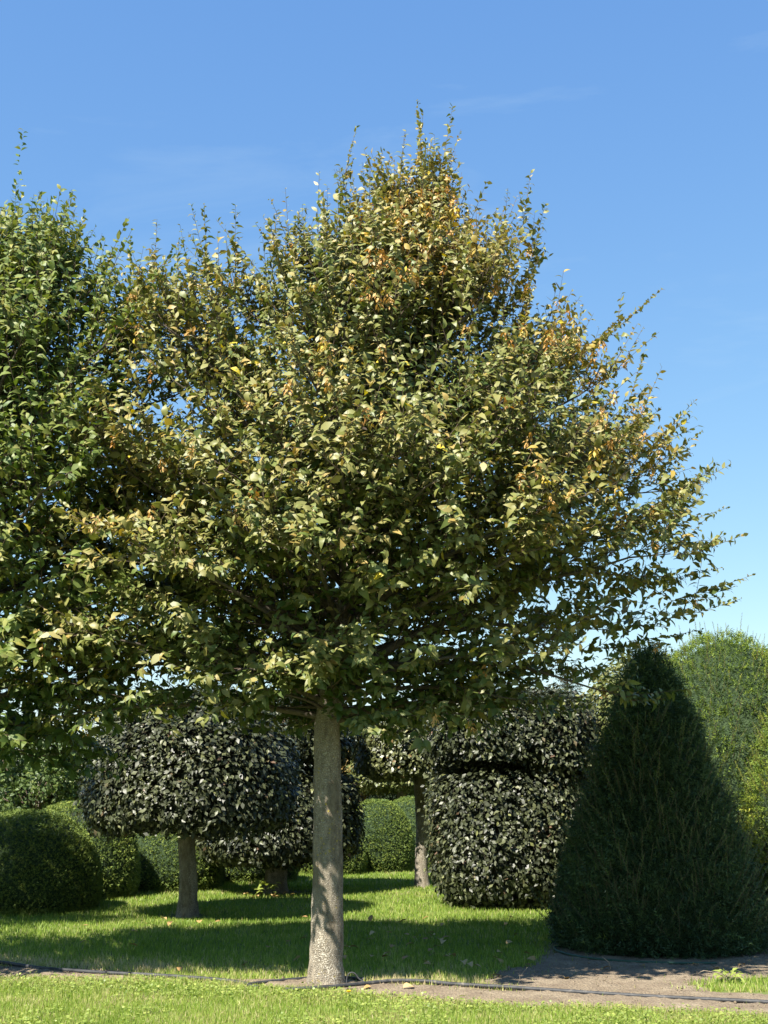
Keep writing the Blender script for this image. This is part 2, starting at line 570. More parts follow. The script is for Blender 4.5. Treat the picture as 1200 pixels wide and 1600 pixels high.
def soil_sheet():
    st = .045
    xs = np.arange(-7, 7.5, st)
    ys = np.arange(8.6, 15.5, st)
    X, Y = np.meshgrid(xs, ys)
    Mk = soil_mask(X, Y)
    Z = .006 + np.clip(Mk, -.05, .12) * .12 + fbm2(X * 3, Y * 3, 9) * .012 + rng.normal(0, .0035, X.shape)
    Z = np.maximum(Z, .004)
    V = np.stack([X, Y, Z], -1).reshape(-1, 3)
    nx = len(xs)
    i, j = np.meshgrid(np.arange(len(ys) - 1), np.arange(nx - 1), indexing='ij')
    a = (i * nx + j).ravel()
    ok = (Mk[:-1, :-1] > -.06).ravel()
    a = a[ok]
    Q = np.stack([a, a + 1, a + nx + 1, a + nx], -1)
    used, inv = np.unique(Q, return_inverse=True)
    return np_mesh('soil_strip', V[used], inv.reshape(Q.shape), smooth=True)
tag(obj('soil_strip', soil_sheet(), M_SOIL), kind='structure')

# ------------------------------------------------------------------ grass
def blades(x, y, h, w, tint, lean=.35, two=True):
    n = len(x)
    a = rng.uniform(0, 2 * math.pi, n)
    b = rng.uniform(0, 2 * math.pi, n)
    l = np.abs(rng.normal(0, lean, n))
    base = np.stack([x, y, np.zeros(n)], -1)
    sd_ = np.stack([np.cos(a), np.sin(a), np.zeros(n)], -1) * (w * .5)[:, None]
    ld = np.stack([np.cos(b), np.sin(b), np.zeros(n)], -1)
    mid = base + ld * (h * l * .35)[:, None] + np.array([0, 0, 1.0]) * (h * .55)[:, None]
    tip = base + ld * (h * l)[:, None] + np.array([0, 0, 1.0]) * (h * np.sqrt(np.maximum(.15, 1 - .5 * l * l)))[:, None]
    if two:
        V = np.stack([base - sd_, base + sd_, mid + sd_ * .8, mid - sd_ * .8, tip], 1).reshape(-1, 3)
        k = np.arange(n)[:, None] * 5
        T = np.concatenate([k + np.array([[0, 1, 2]]), k + np.array([[0, 2, 3]]), k + np.array([[3, 2, 4]])])
        return V, T, np.repeat(tint, 5)
    V = np.stack([base - sd_, base + sd_, tip], 1).reshape(-1, 3)
    T = np.arange(n * 3).reshape(-1, 3)
    return V, T, np.repeat(tint, 3)

def grass_zone(name, label, x0, x1, y0, y1, n, h, w, two, dry):
    x = rng.uniform(x0, x1, n)
    # denser near the camera
    u = rng.random(n)
    y = 1 / (1 / y0 + u * (1 / y1 - 1 / y0))
    half = y * .33 + .5
    ok = np.abs(x) < half
    s, t = row_coords(x, y)
    ok &= (t < 0) if name == 'near_grass' else (t > -.12)
    m = soil_mask(x, y)
    ok &= (m < rng.normal(-.005, .06, n)) | ((fbm2(x * 2.2, y * 2.2, 21) > .42) & (rng.random(n) < .10)) | (rng.random(n) < .008)
    x, y, s, t = x[ok], y[ok], s[ok], t[ok]
    hh = h * rng.uniform(.55, 1.25, len(x)) * (1 + .35 * fbm2(x, y, 2))
    ti = .47 + .26 * fbm2(x * .9, y * .9, 3) + .14 * fbm2(x * 2.7, y * 2.7, 8) + rng.normal(0, .19, len(x))
    if dry:
        ti = ti + .28 * np.exp(-(np.abs(t) / .55) ** 2) + .12
    else:
        ti = ti + .38 * np.exp(-((t - .35) / .5) ** 2)
    ti = np.clip(ti, 0, 1)
    ww = w * rng.uniform(.7, 1.3, len(x)) * np.maximum(1, y / 14)
    V, T, tt = blades(x, y, hh, ww, ti, .45, two)
    o = obj(name, np_mesh(name, V, T, tt), M_GRASS)
    tag(o, label, 'grass', kind='stuff')

grass_zone('near_grass', 'sunlit yellow green grass in front of the soil strip', -4, 4, 8.4, 11.8, 200000, .045, .0062, False, True)
grass_zone('lawn_grass', 'short green lawn grass between the trees and clipped yews', -9, 9, 10.6, 31, 400000, .05, .0095, False, False)

# low broad-leaved weeds in the near grass
def weeds():
    n = 26000
    x = rng.uniform(-3.8, 3.6, n)
    y = rng.uniform(8.6, 11.4, n)
    s, t = row_coords(x, y)
    m = soil_mask(x, y)
    cl = fbm2(x * 1.4, y * 1.4, 12)
    edge = np.exp(-((t + .75) / .35) ** 2)
    ok = (t < -.05) & (m < -.03) & (cl + edge * .7 + rng.normal(0, .15, n) > .28)
    x, y = x[ok], y[ok]
    n = len(x)
    P = np.stack([x, y, rng.uniform(.012, .06, n)], -1)
    a = rng.uniform(0, 2 * math.pi, n)
    d = np.stack([np.cos(a), np.sin(a), rng.uniform(-.1, .7, n)], -1)
    nn = norm(np.stack([rng.normal(0, .4, n), rng.normal(-.2, .4, n), np.ones(n)], -1))
    V, T = scatter(P, frames(d, nn, rng.uniform(.012, .032, n), 1.25), *LEAF_S)
    o = obj('lawn_weeds', np_mesh('lawn_weeds', V, T, np.repeat(np.clip(rng.normal(.55, .22, n), 0, 1), len(LEAF_S[0])), smooth=True), M_WEED)
    tag(o, 'bright green broad leaved weeds growing among the near grass', 'weeds', kind='stuff')
weeds()

# crumbs of earth and grit on the soil
def grit():
    n = 15000
    x = rng.uniform(-4, 4.5, n)
    y = rng.uniform(9, 13.5, n)
    ok = soil_mask(x, y) > .01
    x, y = x[ok], y[ok]
    n = len(x)
    ico = np.array([(1, 0, 0), (-.9, .1, 0), (0, 1, 0), (.1, -1, 0), (0, 0, .8), (0, 0, -.5)], float)
    F = np.array([(0, 2, 4), (2, 1, 4), (1, 3, 4), (3, 0, 4), (2, 0, 5), (1, 2, 5), (3, 1, 5), (0, 3, 5)])
    a = rng.uniform(0, 6.28, n)
    d = np.stack([np.cos(a), np.sin(a), rng.normal(0, .3, n)], -1)
    sz = np.minimum(rng.lognormal(-5.3, .5, n), .018)
    M = frames(d, np.tile([0, 0, 1.0], (n, 1)), sz, .8)
    V, T = scatter(np.stack([x, y, .016 + sz * .2], -1), M, ico, F)
    o = obj('soil_crumbs', np_mesh('soil_crumbs', V, T), M_SOIL)
    tag(o, 'small crumbs of earth and grit scattered on the bare soil', 'gravel', kind='stuff')
grit()

# ------------------------------------------------------------------ free-growing trees
def profile(keys):
    k = np.array(keys, float)
    return lambda z: np.interp(z, k[:, 0], k[:, 1], left=k[0, 1], right=0)

def make_tree(name, label, base, cfg, seed, mats, single=300, seeds=None):
    rg = np.random.default_rng(seed)
    base = np.array([base[0], base[1], 0.0])
    leafm, barkm = mats
    H = cfg['height']
    zlo = cfg['clear']
    def axis(z):
        k = np.clip((z - zlo) / (H - zlo), 0, 1.1)
        return np.array([base[0] + cfg['lean'][0] * k ** 1.15 + .012 * math.sin(z * 1.7), base[1] + cfg['lean'][1] * k + .02 * math.sin(z * 2.3 + 1), z])
    RR, RL, RF, RB = (profile(cfg[k]) for k in ('right', 'left', 'front', 'back'))
    def env_pt(p):
        p = np.asarray(p, float)
        z = p[..., 2]
        k = np.clip((z - zlo) / (H - zlo), 0, 1.1)
        dx = p[..., 0] - (base[0] + cfg['lean'][0] * k ** 1.15)
        dy = p[..., 1] - (base[1] + cfg['lean'][1] * k)
        a = np.where(dx > 0, RR(z), RL(z))
        b = np.where(dy > 0, RB(z), RF(z))
        return np.sqrt((dx / np.maximum(a, .05)) ** 2 + (dy / np.maximum(b, .05)) ** 2)
    th = thing(name, label, 'tree', tuple(base), cfg.get('group'))
    # trunk with root flare
    zs = np.concatenate([np.linspace(-.05, .4, 12), np.linspace(.47, H * .9, 66)])
    path = np.array([axis(z) for z in zs])
    D = cfg['dia'] / 2
    rad = np.interp(zs, [-.05, .05, .2, .5, zlo, H * .55, H * .9], [D * 1.36, D * 1.25, D * 1.13, D * 1.06, D * .88, D * .42, .008])
    V, T = tube(path - base, rad, 26, .06, seed)
    obj('trunk', np_mesh('trunk', V, T, smooth=True), barkm, th)
    twigs = []
    LP, LD, LN, LS, LT = [], [], [], [], []
    shootP = []
    up = np.array([0, 0, 1.0])

    def shoot(p, d, L, lo, upb, dens=1.0, ls=1.0, stiff=1.0):
        """leafy shoot: thin stem with alternate leaves"""
        d = norm(d)
        n = max(3, int(L / (cfg['gap'] * dens)))
        t = (np.arange(n) + .6) / n
        bend = norm(up * upb * .8 + rg.normal(0, .42, 3))
        t = np.clip(t + rg.normal(0, .25 / n, n), .03, 1)
        bk = rg.uniform(.1, .34) * stiff
        pts = p + d * (t * L)[:, None] + bend * (t * t * L * bk)[:, None]
        tan = norm(d + bend * (t * .32)[:, None])
        side = np.cross(d, up + rg.normal(0, .3, 3))
        if np.linalg.norm(side) < .3:
            side = np.cross(d, np.array([math.cos(rg.uniform(0, 6.28)), math.sin(rg.uniform(0, 6.28)), 0]))
        side = norm(side)
        sg = np.where(np.arange(n) % 2 == 0, 1., -1.)[:, None]
        droop = cfg['droop'] * (1 - .8 * lo)
        ld = side * sg * .8 + tan * .6 - up * droop * rg.uniform(.2, 1.9, (n, 1)) + rg.normal(0, .42, (n, 3))
        ax = axis(p[2])
        outw = norm(np.array([p[0] - ax[0], p[1] - ax[1], 0]) + 1e-6)
        nn = up * .5 + tan * .3 + outw * .55 + np.array(SUN_TO) * .4 + rg.normal(0, .52, (n, 3))
        sz = ls * rg.uniform(cfg['leaf'][0], cfg['leaf'][1], n) * np.interp(t, [0, .6, 1], [1, 1, .62])
        LP.append(pts); LD.append(ld); LN.append(nn); LS.append(sz)
        LT.append(np.full(n, wob(p, 1.3, seed) * .10 + rg.normal(0, .07)))
        shootP.append(p + d * L * .35)
        m = 3
        tt = np.linspace(0, 1, m)
        if env_pt(p) > .62:
            twigs.append(tube(p + d * (tt * L)[:, None] + bend * (tt * tt * L * bk)[:, None] - base, np.linspace(.0032, .0012, m), 3, cap=False))

    def secondary(p, d, L, lo, upb):
        d = norm(d)
        m = 6
        t = np.linspace(0, 1, m)
        bend = norm(up * upb + rg.normal(0, .15, 3))
        pts = p + d * (t * L)[:, None] + bend * (t * t * L * .22)[:, None]
        twigs.append(tube((pts - base)[[0, 2, 3, 5]], np.linspace(.0075 * max(.6, L), .003, 4), 3, cap=False))
        n = max(2, int(L / cfg['shoot_gap']))
        for k in range(n):
            tk = .12 + .88 * (k + rg.uniform(.2, .8)) / n
            q = p + d * tk * L + bend * tk * tk * L * .22
            tan = norm(d + bend * tk * .44)
            sd2 = norm(np.cross(tan, up) + 1e-6)
            s = 1 if k % 2 else -1
            phi = rg.normal(.25, .6)
            dd = tan * .62 + (sd2 * s * math.cos(phi) + up * math.sin(phi)) * .75 + up * upb * .8
            l = rg.uniform(.12, .30) * cfg['shoot_len']
            if env_pt(q) > 1.0:
                l *= .6
            shoot(q, dd, l, lo, upb)
        tip = p + d * L + bend * L * .22
        shoot(tip, d + bend * .5 + up * upb * .5, rg.uniform(.18, .42) * cfg['shoot_len'], lo, upb)

    n1 = cfg['primaries']
    zt = cfg['top_branch']
    for i in range(n1):
        f = (i + .5) / n1
        z0 = zlo + .05 + (zt - zlo) * f ** cfg['spread']
        az = i * 2.39996 + rg.normal(0, .22)
        lo = f
        th_el = R(np.interp(f, [0, .15, .4, .7, 1], cfg['elev'])) + rg.normal(0, .08)
        p0 = axis(z0)
        dh = np.array([math.cos(az), math.sin(az), 0])
        L = .25
        lim = rg.uniform(.88, 1.03) + (.06 if math.cos(az) > .5 and f < .6 else 0)
        while L < 4.2:
            q = p0 + dh * L * math.cos(th_el) + up * L * math.sin(th_el)
            if q[2] > H or env_pt(q) > lim:
                break
            L += .06
        if L < .45:
            continue
        d = dh * math.cos(th_el) + up * math.sin(th_el)
        upb = np.interp(f, [0, .3, .6, 1], cfg['upbias'])
        m = 10
        t = np.linspace(0, 1, m)
        wig = np.cumsum(rg.normal(0, .012, (m, 3)), axis=0) * L
        pts = p0 + d * (t * L)[:, None] + up * ((np.sin(t * math.pi) * .05 - (0.05 if f < .2 else 0) * t * t) * L)[:, None] + wig * t[:, None]
        r0 = .011 + .0095 * L
        V, T = tube(pts - base, np.interp(t, [0, 1], [r0, .004]), 7)
        obj('branch', np_mesh('branch', V, T, smooth=True), M_BRANCH, th)
        ns = max(3, int(L / cfg['sec_gap']))
        for k in range(ns):
            tk = .14 + .86 * (k + rg.uniform(.15, .85)) / ns
            q = np.array([np.interp(tk, t, pts[:, c]) for c in range(3)])
            tan = norm(pts[min(m - 1, int(tk * (m - 1)) + 1)] - pts[max(0, int(tk * (m - 1)) - 1)])
            sd2 = norm(np.cross(tan, up) + 1e-6)
            s = 1 if k % 2 else -1
            phi = rg.normal(.18, .42)
            a = rg.uniform(.6, 1.0)
            dd = tan * math.cos(a) + (sd2 * s * math.cos(phi) + up * math.sin(phi)) * math.sin(a) + up * upb * .55
            l = np.clip((.3 + .5 * (1 - tk)) * L * .62, .22, 1.05) * rg.uniform(.6, 1.15)
            # keep inside the crown
            for _ in range(6):
                if env_pt(q + norm(dd) * l) > 1.06:
                    l *= .78
            if l > .1:
                secondary(q, dd, l, lo, upb)
        # branch end: leading shoots
        e = pts[-1]
        tan = norm(pts[-1] - pts[-3])
        for _ in range(cfg['tip_shoots']):
            shoot(e + rg.normal(0, .03, 3), tan + up * (upb * .8 + .12) + rg.normal(0, .18, 3), rg.uniform(.3, .75) * cfg['tip_len'], lo, upb, .85, .9)
    # leader shoots at the top and the upright whips named in the configuration
    for (x, y, z, dx, dy, dz, L) in cfg['whips']:
        p = np.array([x, y, z])
        dd = np.array([dx, dy, dz], float)
        shoot(p, dd, L * 1.08, 1, .6, .58, .84, .35)
        for k in range(int(L / .11)):
            q = p + norm(dd) * L * rg.uniform(-.35, .45)
            shoot(q, dd + rg.normal(0, .5, 3), rg.uniform(.15, .36), 1, .5)
    # upright annual shoots standing out of the crown all over its upper half
    for k in range(cfg['auto']):
        z = rg.uniform(3.8, 6.6)
        az = rg.uniform(0, 2 * math.pi)
        c, s_ = math.cos(az), math.sin(az)
        a = float(RR(z) if c > 0 else RL(z))
        b = float(RB(z) if s_ > 0 else RF(z))
        r = rg.uniform(.75, 1.0) / math.sqrt((c / max(a, .05)) ** 2 + (s_ / max(b, .05)) ** 2)
        p = axis(z) + np.array([c * r, s_ * r, 0])
        o_ = np.interp(z, [3.8, 6.0], [.9, .12])
        dd = np.array([c * o_, s_ * o_, 1.0]) + rg.normal(0, .12, 3)
        L = rg.uniform(.45, .8)
        shoot(p, dd, L, 1, .6, .62, .84, .4)
        for j in range(3):
            shoot(p + norm(dd) * L * rg.uniform(-.2, .3), dd + rg.normal(0, .5, 3), rg.uniform(.15, .35), 1, .6)
    P = np.concatenate(LP)
    d = np.concatenate(LD)
    nn = np.concatenate(LN)
    sz = np.concatenate(LS)
    t0 = np.concatenate(LT)
    # outer leaves turn bronze, inner ones stay green; low rear ones tinted as underside shade
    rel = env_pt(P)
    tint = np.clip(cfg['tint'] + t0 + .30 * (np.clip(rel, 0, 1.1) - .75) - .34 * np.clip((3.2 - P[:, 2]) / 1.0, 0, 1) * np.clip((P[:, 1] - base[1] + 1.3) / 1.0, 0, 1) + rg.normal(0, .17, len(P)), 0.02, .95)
    if seeds:                       # leaves round the ripe seed clusters have begun to turn
        tw_ = sum(a * np.exp(-((P[:, 0] - cx) / (sx * 1.15)) ** 2 - ((P[:, 2] - cz) / (szz * 1.15)) ** 2) for (cx, cz, sx, szz, a) in seeds['spots'])
        tint = np.clip(tint + .06 * np.minimum(tw_, 1.6), 0, .96)
    tint[rg.random(len(P)) < cfg['yellow']] = 1.0
    M = frames(d, nn, sz, 1.0)
    M[:, :, 0] *= rg.uniform(.6, 1.15, (len(P), 1))
    M[:, :, 2] *= rg.uniform(-.3, 1.7, (len(P), 1)) * 1.0 + .15
    # sheltered leaves in the heart and on the far side: fewer and larger
    q = rg.random(len(P))
    thin = ((env_pt(P) < .5) & (q < .55)) | ((P[:, 1] > base[1] + .5) & (q < .36)) | ((P[:, 0] < -4.7) & (q < .5))
    big = (P[:, 1] > base[1] + .5) | (P[:, 0] < -4.7)
    M[big] *= 1.2
    M *= np.interp(P[:, 2], [2.2, 3.4, 4.8], [1.2, 1.17, 1.0])[:, None, None]
    P, M, tint = P[~thin], M[~thin], tint[~thin]
    emit_foliage(th, base, P, M, tint, LEAF_H, leafm, single, mass=LEAF_M)
    V, T = join(twigs)
    tw = obj('twigs', np_mesh('twigs', V, T), M_TWIG, th)
    tw['kind'] = 'stuff'
    # hanging seed clusters
    if seeds:
        sp = np.array(shootP)
        rel = env_pt(sp)
        w = np.full(len(sp), seeds['bgw'])
        for (cx, cz, sx, szz, a) in seeds['spots']:
            w += a * np.exp(-((sp[:, 0] - cx) / sx) ** 2 - ((sp[:, 2] - cz) / szz) ** 2)
        w *= np.clip(rel - .72, .0, .4) * (sp[:, 1] < base[1] + .35)
        idx = rg.choice(len(sp), seeds['n'], replace=False, p=w / w.sum())
        variants = []
        for v in range(6):
            r2 = np.random.default_rng(40 + v)
            n = 17
            tt = r2.uniform(0, 1, n)
            aa = r2.uniform(0, 6.28, n)
            bp = np.stack([np.cos(aa) * .08, tt * .85, np.sin(aa) * .08], -1)
            bd = np.stack([np.cos(aa) * .75, np.full(n, .7), np.sin(aa) * .75], -1) + r2.normal(0, .2, (n, 3))
            bn = np.stack([np.cos(aa), np.full(n, -.6), np.sin(aa)], -1) + r2.normal(0, .3, (n, 3))
            qv = np.array([(0, 0, 0), (-.2, .45, .05), (.2, .45, .05), (0, 1, -.1)])
            qf = np.array([(0, 2, 1), (1, 2, 3)])
            V, T = scatter(bp, frames(bd, bn, r2.uniform(.28, .42, n)), qv, qf)
            me = np_mesh('seed_cluster', V, T, np.repeat(np.clip(v / 5 * .9 + r2.normal(0, .1, n), 0, 1), 4))
            me.materials.append(M_SEED)
            variants.append(me)
        for i in idx:
            o = bpy.data.objects.new('seed_cluster', variants[rg.integers(6)])
            COL.objects.link(o)
            o.parent = th
            dn = np.array([[rg.normal(0, .25), rg.normal(0, .25), -1.0]])
            Mx = frames(dn, np.array([[math.cos(i), math.sin(i), .1]]), [rg.uniform(.09, .15)])[0]
            m4 = np.eye(4)
            m4[:3, :3] = Mx
            ax = axis(sp[i][2])
            outw = norm(np.array([sp[i][0] - ax[0], sp[i][1] - ax[1], 0]))
            m4[:3, 3] = sp[i] + outw * .05 + np.array([-.02, -.08, .02]) - base
            o.matrix_local = Matrix(m4.tolist())
    return th

MAIN = dict(height=6.95, clear=2.05, lean=(.85, .0), dia=.246, primaries=150, top_branch=6.3, spread=1.3,
            right=[(1.7, .4), (2.1, 1.2), (2.5, 2.15), (2.9, 2.65), (3.4, 2.8), (3.9, 2.65), (4.5, 2.3), (5.1, 1.75), (5.7, 1.2), (6.15, .62), (6.6, .22), (7.2, .06)],
            left=[(1.7, 1.5), (1.95, 2.3), (2.8, 2.6), (3.6, 2.6), (4.5, 2.6), (5.1, 2.5), (5.6, 2.35), (5.82, 2.0), (6.05, .95), (6.5, .4), (7.2, .06)],
            front=[(1.7, .3), (2.2, .65), (2.7, 1.3), (3.2, 1.85), (3.8, 1.98), (4.6, 1.75), (5.4, 1.35), (6.1, .8), (6.7, .3), (7.2, .08)],
            back=[(1.7, .2), (2.2, .5), (2.6, 1.2), (3.1, 2.0), (4.6, 2.1), (5.6, 1.5), (6.4, .8), (7.2, .1)],
            elev=(1, 10, 28, 51, 68), upbias=(.0, .25, .6, .95), gap=.030, shoot_gap=.072, shoot_len=1.0, sec_gap=.125, tip_shoots=3, tip_len=.8,
            leaf=(.052, .108), droop=.40, tint=.54, auto=60, yellow=.006,
            whips=[(.34, 11.0, 7.0, .04, 0, 1, .8), (.5, 10.9, 6.95, .16, 0, 1, .75), (.42, 10.95, 6.6, .05, -.1, 1, .7), (-.4, 10.8, 6.75, .12, 0, 1, .7),
                   (-.25, 11.1, 6.6, .0, .1, 1, .6), (.0, 10.9, 6.75, .12, 0, 1, .5), (1.05, 10.9, 6.2, .12, 0, 1, .65), (1.22, 10.8, 6.35, .2, 0, 1, .68), (1.3, 11, 6.1, .25, 0, 1, .7),
                   (.85, 11, 6.0, .1, 0, 1, .65), (-1.35, 10.9, 6.1, -.02, 0, 1, .62), (-1.6, 10.9, 6.05, -.05, 0, 1, .65), (-1.0, 10.8, 6.1, .03, 0, 1, .55),
                   (-.82, 11, 6.2, .05, 0, 1, .5), (-2.1, 11, 5.95, -.0, 0, 1, .65), (-1.9, 11, 5.8, .02, 0, 1, .6), (-2.45, 11.1, 5.6, -.05, 0, 1, .6),
                   (1.3, 10.9, 4.95, .75, 0, .6, 1.0), (1.85, 10.9, 5.4, .75, 0, .62, .75), (1.6, 11, 5.1, .3, 0, 1, .7), (1.75, 10.9, 4.85, .5, 0, .8, .6), (2.1, 10.9, 4.7, .35, 0, 1, .7),
                   (2.3, 10.9, 4.45, .7, 0, .7, .6), (2.45, 10.9, 4.05, .9, 0, .4, .6), (2.2, 10.7, 4.2, .8, -.2, .5, .6), (2.5, 10.9, 3.5, 1, 0, .3, .6), (2.3, 10.7, 3.7, 1, -.2, .3, .6), (2.2, 11.1, 3.3, 1, .1, .2, .7), (2.5, 10.9, 3.15, 1, 0, .25, .6), (2.3, 10.8, 2.95, 1, -.1, .15, .65), (2.1, 11, 2.8, 1, 0, .1, .6), (1.7, 10.8, 2.7, 1, 0, .1, .6),
                   (2.3, 10.9, 3.9, .8, 0, .45, .7), (.2, 10.85, 6.5, .05, -.2, 1, .6), (.35, 10.8, 6.3, .0, -.2, 1, .6), (.5, 10.85, 6.6, .15, -.1, 1, .6)])
SEEDS = dict(n=300, bgw=.07, spots=[(.40, 6.75, .32, .4, 1.7), (.28, 6.0, .28, .45, 2.2), (.65, 6.5, .3, .4, 1.2), (-.34, 4.8, .25, .3, 1.6), (1.75, 5.4, .35, .25, 2.2), (2.05, 4.5, .3, .25, 2.0),
                                   (1.8, 3.93, .3, .3, 1.2), (-1.85, 3.95, .35, .35, 1.2), (-2.35, 5.5, .3, .3, .8), (1.2, 3.87, .3, .3, .9), (.2, 5.4, .5, .5, .7), (1.1, 5.4, .4, .5, .8)])
make_tree('hornbeam_tree', 'tall hornbeam with olive leaves and hanging orange seed clusters on a bare speckled trunk', (-.48, 10.98), MAIN, 11, (M_HORN, M_BARK), 300, SEEDS)

NEIGH = dict(height=6.45, clear=1.9, lean=(.45, 0), dia=.24, primaries=112, top_branch=6.0, spread=1.2,
             right=[(1.4, .6), (1.7, .9), (2.2, 1.35), (2.8, 1.95), (4.0, 2.15), (5.0, 1.9), (5.5, 1.75), (5.9, 1.3), (6.3, .5), (7.0, .1)],
             left=[(1.4, .7), (1.8, 1.5), (2.5, 1.9), (4.0, 1.8), (4.6, 1.3), (5.4, .9), (6.5, .6), (7.2, .3), (7.6, .1)],
             front=[(1.4, .4), (2.0, .6), (2.8, 1.0), (4.0, 1.5), (5.2, 1.3), (6.0, .7), (6.6, .3), (7.2, .1)],
             back=[(1.4, .6), (2.0, 1.4), (3.0, 1.6), (4.2, 1.2), (5.2, .7), (6.4, .35), (7.2, .2), (7.6, .1)],
             elev=(-8, 6, 28, 48, 64), upbias=(-.1, .2, .6, .95), gap=.033, shoot_gap=.078, shoot_len=1.0, sec_gap=.135, tip_shoots=3, tip_len=.8,
             leaf=(.075, .115), droop=.45, tint=.52, auto=45, yellow=.004,
             whips=[(-3.50, 11.2, 6.59, .02, 0, 1, .95), (-3.78, 11.1, 6.49, -.08, 0, 1, .8), (-3.33, 11.2, 6.29, .1, 0, 1, .7), (-3.63, 11.0, 6.19, 0, 0, 1, .7), (-3.18, 11.2, 5.89, .08, 0, 1, .7),
                    (-2.88, 11.2, 5.89, .05, 0, 1, .75), (-2.68, 11.2, 5.69, .08, 0, 1, .75), (-3.03, 11.1, 5.59, .0, 0, 1, .8), (-2.38, 11.2, 5.74, .08, 0, 1, .8), (-2.43, 11.1, 5.29, 0, 0, 1, .7)])
make_tree('hornbeam_tree', 'leafy green neighbouring hornbeam with its low branches hanging over the clipped yew domes', (-3.88, 11.2), NEIGH, 23, (M_HORN2, M_BARK), 300)

# next tree of the row: outside the picture, but its shade falls on the first clipped dome
THIRD = dict(NEIGH, primaries=44, auto=0, gap=.05, leaf=(.10, .14), right=[(1.4, .7), (1.9, 1.3), (2.6, 1.7), (5.0, 1.7), (5.8, 1.4), (6.5, .9), (7.2, .4), (7.6, .1)],
             left=NEIGH['right'], whips=[])
make_tree('hornbeam_tree', 'hornbeam at the far end of the row beyond the leafy neighbouring one', (-7.35, 13.4), THIRD, 29, (M_HORN2, M_BARK), 0)

# ------------------------------------------------------------------ clipped forms: foliage over a turned profile
def square(th, sq):
    """radius factor and normal direction of a rounded-square plan; sq = (power, turn)"""
    if not sq:
        return np.ones_like(th), np.cos(th), np.sin(th)
    k, a = sq
    c, s_ = np.cos(th - a), np.sin(th - a)
    f = (np.abs(c) ** k + np.abs(s_) ** k) ** (-1 / k)
    nx, ny = np.sign(c) * np.abs(c) ** (k - 1), np.sign(s_) * np.abs(s_) ** (k - 1)
    q = np.hypot(nx, ny)
    nx, ny = nx / q, ny / q
    return f, nx * math.cos(a) - ny * math.sin(a), nx * math.sin(a) + ny * math.cos(a)

def sample_profile(prof, n, rg, lump=.04, seed=0, sq=None):
    """area-weighted points and normals over a surface of revolution given as (radius, height) pairs"""
    p = np.array(prof, float)
    a, b = p[:-1], p[1:]
    ln = np.hypot(*(b - a).T)
    w = ln * (a[:, 0] + b[:, 0]) / 2 + 1e-6
    k = rg.choice(len(a), n, p=w / w.sum())
    t = rg.random(n)
    ra, rb = a[k, 0], b[k, 0]
    # uniform on the cone frustum
    den = rb - ra
    r2 = np.sqrt(np.maximum(ra ** 2 + t * (rb ** 2 - ra ** 2), 0))
    tt = np.where(np.abs(den) > 1e-4, (r2 - ra) / np.where(np.abs(den) > 1e-4, den, 1), t)
    r = ra + den * tt
    z = a[k, 1] + (b[k, 1] - a[k, 1]) * tt
    th = rg.uniform(0, 2 * math.pi, n)
    e = (b - a)[k]
    nr, nz = e[:, 1], -e[:, 0]
    q = np.hypot(nr, nz)
    f, nx, ny = square(th, sq)
    r = r * f
    N = np.stack([nx * nr / q, ny * nr / q, nz / q], -1)
    P = np.stack([np.cos(th) * r, np.sin(th) * r, z], -1)
    P = P + N * (lump * wob(P + seed * 3.1, 3.1, seed))[:, None]
    return P, N

def lathe(prof, seg=36, shrink=.0, lump=.03, seed=0, sq=None):
    p = np.array(prof, float)
    pts = []
    for i in range(len(p) - 1):
        m = max(1, int(np.hypot(*(p[i + 1] - p[i])) / .12))
        for k in range(m):
            pts.append(p[i] + (p[i + 1] - p[i]) * k / m)
    pts.append(p[-1])
    p = np.array(pts)
    p[:, 0] = np.maximum(p[:, 0] - shrink, .004)
    zc = p[:, 1].mean()
    p[:, 1] = zc + (p[:, 1] - zc) * (1 - shrink / max(.2, np.ptp(p[:, 1]) / 2) * .9)
    th = np.arange(seg) * 2 * math.pi / seg
    f = square(th, sq)[0]
    V = np.stack([p[:, 0][:, None] * np.cos(th) * f, p[:, 0][:, None] * np.sin(th) * f, np.repeat(p[:, 1][:, None], seg, 1)], -1)
    nrm = V * np.array([1, 1, 0])
    V = V + norm(nrm) * (lump * wob(V + seed * 3.1, 3.1, seed) + .012 * wob(V, 19, seed))[..., None]
    V = V.reshape(-1, 3)
    n = len(p)
    i = np.arange(n - 1)[:, None] * seg
    j = np.arange(seg)[None]
    j2 = (j + 1) % seg
    Q = np.stack([i + j, i + j2, i + seg + j2, i + seg + j], -1).reshape(-1, 4)
    return V, Q

def beech_leaves(prof, n, rg, seed, size, lump=.05, sq=None):
    P, N = sample_profile(prof, n, rg, lump, seed, sq)
    P = P + N * rg.normal(-.03, .055, (n, 1)) + rg.normal(0, .015, (n, 3))
    az = np.stack([-N[:, 1], N[:, 0], np.zeros(n)], -1)
    tn = norm(np.cross(N, norm(az + 1e-6)))
    down = np.where(tn[:, 2:3] > 0, -tn, tn)
    d = down * rg.uniform(.1, 1.0, (n, 1)) + norm(az + 1e-6) * rg.normal(0, .75, (n, 1)) + N * rg.uniform(.05, .75, (n, 1))
    nn = N + np.array([0, 0, .45]) + rg.normal(0, .55, (n, 3))
    M = frames(d, nn, rg.uniform(size * .65, size * 1.15, n))
    M[:, :, 2] *= rg.uniform(-.8, 2.0, (n, 1))
    tint = np.clip(.45 + .12 * wob(P, 2.2, seed) + rg.normal(0, .2, n), 0, .95)
    tint[rg.random(n) < .015] = 1
    return P, M, tint

